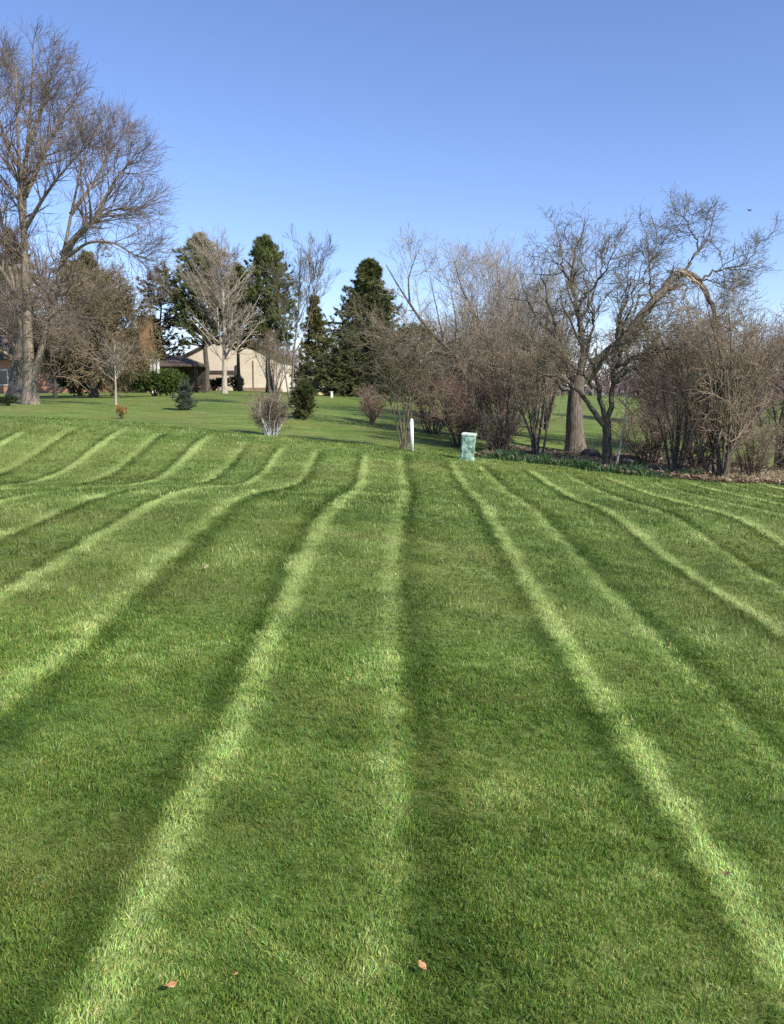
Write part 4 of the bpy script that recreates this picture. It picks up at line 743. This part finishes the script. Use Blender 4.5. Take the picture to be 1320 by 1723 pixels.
v = [bm.verts.new(p) for p in ((-hw, -.1, ze), (hw, -.1, ze), (hw, 2 * dp, ze), (-hw, 2 * dp, ze), (-.25, dp, zt), (.25, dp, zt), (-hw, -.1, ze - .12), (hw, -.1, ze - .12), (hw, 2 * dp, ze - .12), (-hw, 2 * dp, ze - .12))]
for fc in ((0, 1, 5, 4), (1, 2, 5), (2, 3, 4, 5), (3, 0, 4), (0, 6, 7, 1), (1, 7, 8, 2), (2, 8, 9, 3), (3, 9, 6, 0), (6, 9, 8, 7)): bm.faces.new([v[i] for i in fc])
bmo('roof', bm, ROOF, o)
for sx in (-1, 1):
    for yy in (.15, 2 * dp - .3): boxo('post', TRIM, o, sx * (hw - .3) - .09, sx * (hw - .3) + .09, yy, yy + .18, -.4, ze - .12)
boxo('back_wall', TRIM, o, -hw + .35, hw - .35, 2 * dp - .5, 2 * dp - .35, -.4, ze - .12); boxo('bench', WOODW, o, -hw + .5, hw - .5, 2 * dp - 1.0, 2 * dp - .55, .35, .45)
for i, px in enumerate((251, 258, 264, 270)):
    o = empty('pale_post', ground(px, 57), ('first', 'second', 'third', 'fourth')[i] + ' pale post from the left beside the brown roofed pavilion', 'post', 'pale posts'); c = 57 / F
    boxo('shaft', WHITE if i else WOODW, o, -.07, .07, -.07, .07, -.4, 54 * c, bevel=.01); boxo('cap', WHITE, o, -.09, .09, -.09, .09, 54 * c, 56 * c, bevel=.01)
D = 62; hb = ground(130, D); k = D / F; X = lambda px: (px - 130) * k; H = lambda py: (660 - py) * k
o = empty('brick_house', hb, 'orange brick house half hidden behind the rounded brown tree', 'house')
bm = bmesh.new(); box(bm, X(-40), X(236), 0, 8, -.6, H(602)); bmo('wall', bm, BRICK, o)
bm = bmesh.new(); poly_prism(bm, [(X(-52), -.5, H(606)), (X(-52), 8.5, H(606)), (X(-52), 4, H(550))], (X(240) - X(-52), 0, 0)); bmo('roof', bm, ROOF, o)
bm = bmesh.new(); box(bm, X(236.5), X(252), .4, 3.4, -.6, H(540)); ch = bmo('chimney', bm, WOODW, o); boxo('chimney_cap', TRIM, ch, X(235), X(253.5), .3, 3.5, H(540), H(534))
for px in (10, 98, 150, 205):
    f = boxo('window', WHITE, o, X(px - 9), X(px + 9), -.06, -.003, H(648), H(622)); boxo('pane', GLASS, f, X(px - 7.5), X(px + 7.5), -.075, -.05, H(646.5), H(623.5))
D = 60; hb = ground(540, D); k = D / F
o = empty('low_shed', hb, 'low cream shed with pale grey rounded roof between the conifers', 'shed')
CRM = mat('cream_plain', (.60, .50, .30), (.68, .58, .38), 2); GREY = mat('roof_grey', (.40, .42, .42), (.55, .57, .56), 2)
boxo('wall', CRM, o, -.75, .85, 0, 1.5, -.4, .36, bevel=.03)
bm = bmesh.new(); n = 10; poly_prism(bm, [(-.95 + .0, -.1, .35)] + [(-.1 + .85 * math.cos(math.pi - math.pi * i / n), -.1, .38 + .55 * math.sin(math.pi * i / n)) for i in range(n + 1)] + [(.75, -.1, .35)], (0, 1.7, 0)); bmo('roof', bm, GREY, o)
boxo('door', WOODW, o, .25, .6, -.03, -.003, -.3, .30)

# ------------------------------------------------------------------ fallen leaves and a bird
def fallen_leaf(label, px, py, size, m, rot, seed):
    rng = random.Random(seed); bm = bmesh.new(); n = 22; ring = []
    c = bm.verts.new((0, 0, 0)); mid = []
    for i in range(n):
        a = 2 * math.pi * i / n; r = size * (.62 + .30 * abs(math.cos(a * 2.5)) + .25 * math.cos(a) + rng.uniform(-.05, .05)); x, y = r * math.cos(a), r * .75 * math.sin(a)
        ring.append(bm.verts.new((x, y, .55 * abs(y) ** 1.2 + .35 * abs(x) * rng.uniform(.2, .9)))); mid.append(bm.verts.new((x * .5, y * .5, .18 * abs(y) + .003)))
    for i in range(n):
        j = (i + 1) % n; bm.faces.new((c, mid[i], mid[j])); bm.faces.new((mid[i], ring[i], ring[j], mid[j]))
    o = tag(bmo('fallen_leaf', bm, m, None, 0, hit(px, py) + Vector((0, 0, .034)), True), label, 'leaf', 'fallen leaves on the lawn'); o.rotation_euler = (rng.uniform(-.25, .35), rng.uniform(-.3, .3), rot)
    P = np.zeros((1, 4, 3)); P[0, :, 0] = -np.linspace(.5, 1.3, 4) * size; P[0, :, 2] = np.linspace(.0, .008, 4); V, Q = tubes(P, np.full((1, 4), .0009), 4); link('stalk', mesh('stalk', V, [Q], m), o)
fallen_leaf('tan fallen leaf near the bottom on the left of the lawn', 288, 1684, .015, LEAF_DRY, .6, 1)
fallen_leaf('orange tan fallen leaf near the bottom centre of the lawn', 712, 1652, .018, LEAF_DRY, 2.2, 2)
fallen_leaf('dark brown curled leaf on the bright stripe at lower right', 1222, 1488, .020, LEAF_BROWN, 4.0, 3)
fallen_leaf('tiny pale leaf fragment right of the tan fallen leaf', 398, 1664, .007, LEAF_DRY, 1.0, 4)
fallen_leaf('pale leaf on the middle lawn left of the bright stripe', 348, 963, .030, STRAW, 1.4, 5)
BIRD = mat('bird_dark', (.03, .03, .035), (.07, .07, .075), 4)
o = empty('bird', at(1262, 354, 40), 'small dark bird flying in the sky above the broken limb', 'bird')
bm = bmesh.new(); bmesh.ops.create_uvsphere(bm, u_segments=12, v_segments=8, radius=1)
for v in bm.verts: t = v.co.x; v.co = Vector((t * .10, v.co.y * .035 * (1 - .3 * t * t), v.co.z * .03 + .012 * t))
bmo('body', bm, BIRD, o, 0, None, True)
for s in (-1, 1):
    bm = bmesh.new(); poly_prism(bm, [(.05, s * .02, .01), (.02, s * .10, .055), (-.03, s * .17, .05), (-.035, s * .09, .035), (-.05, s * .02, .008)], (0, 0, .004)); bmo('wing', bm, BIRD, o)
bm = bmesh.new(); poly_prism(bm, [(-.08, -.01, 0), (-.15, -.03, .0), (-.15, .03, .0), (-.08, .01, 0)], (0, 0, .004)); bmo('tail', bm, BIRD, o); o.rotation_euler = (.2, 0, .4)
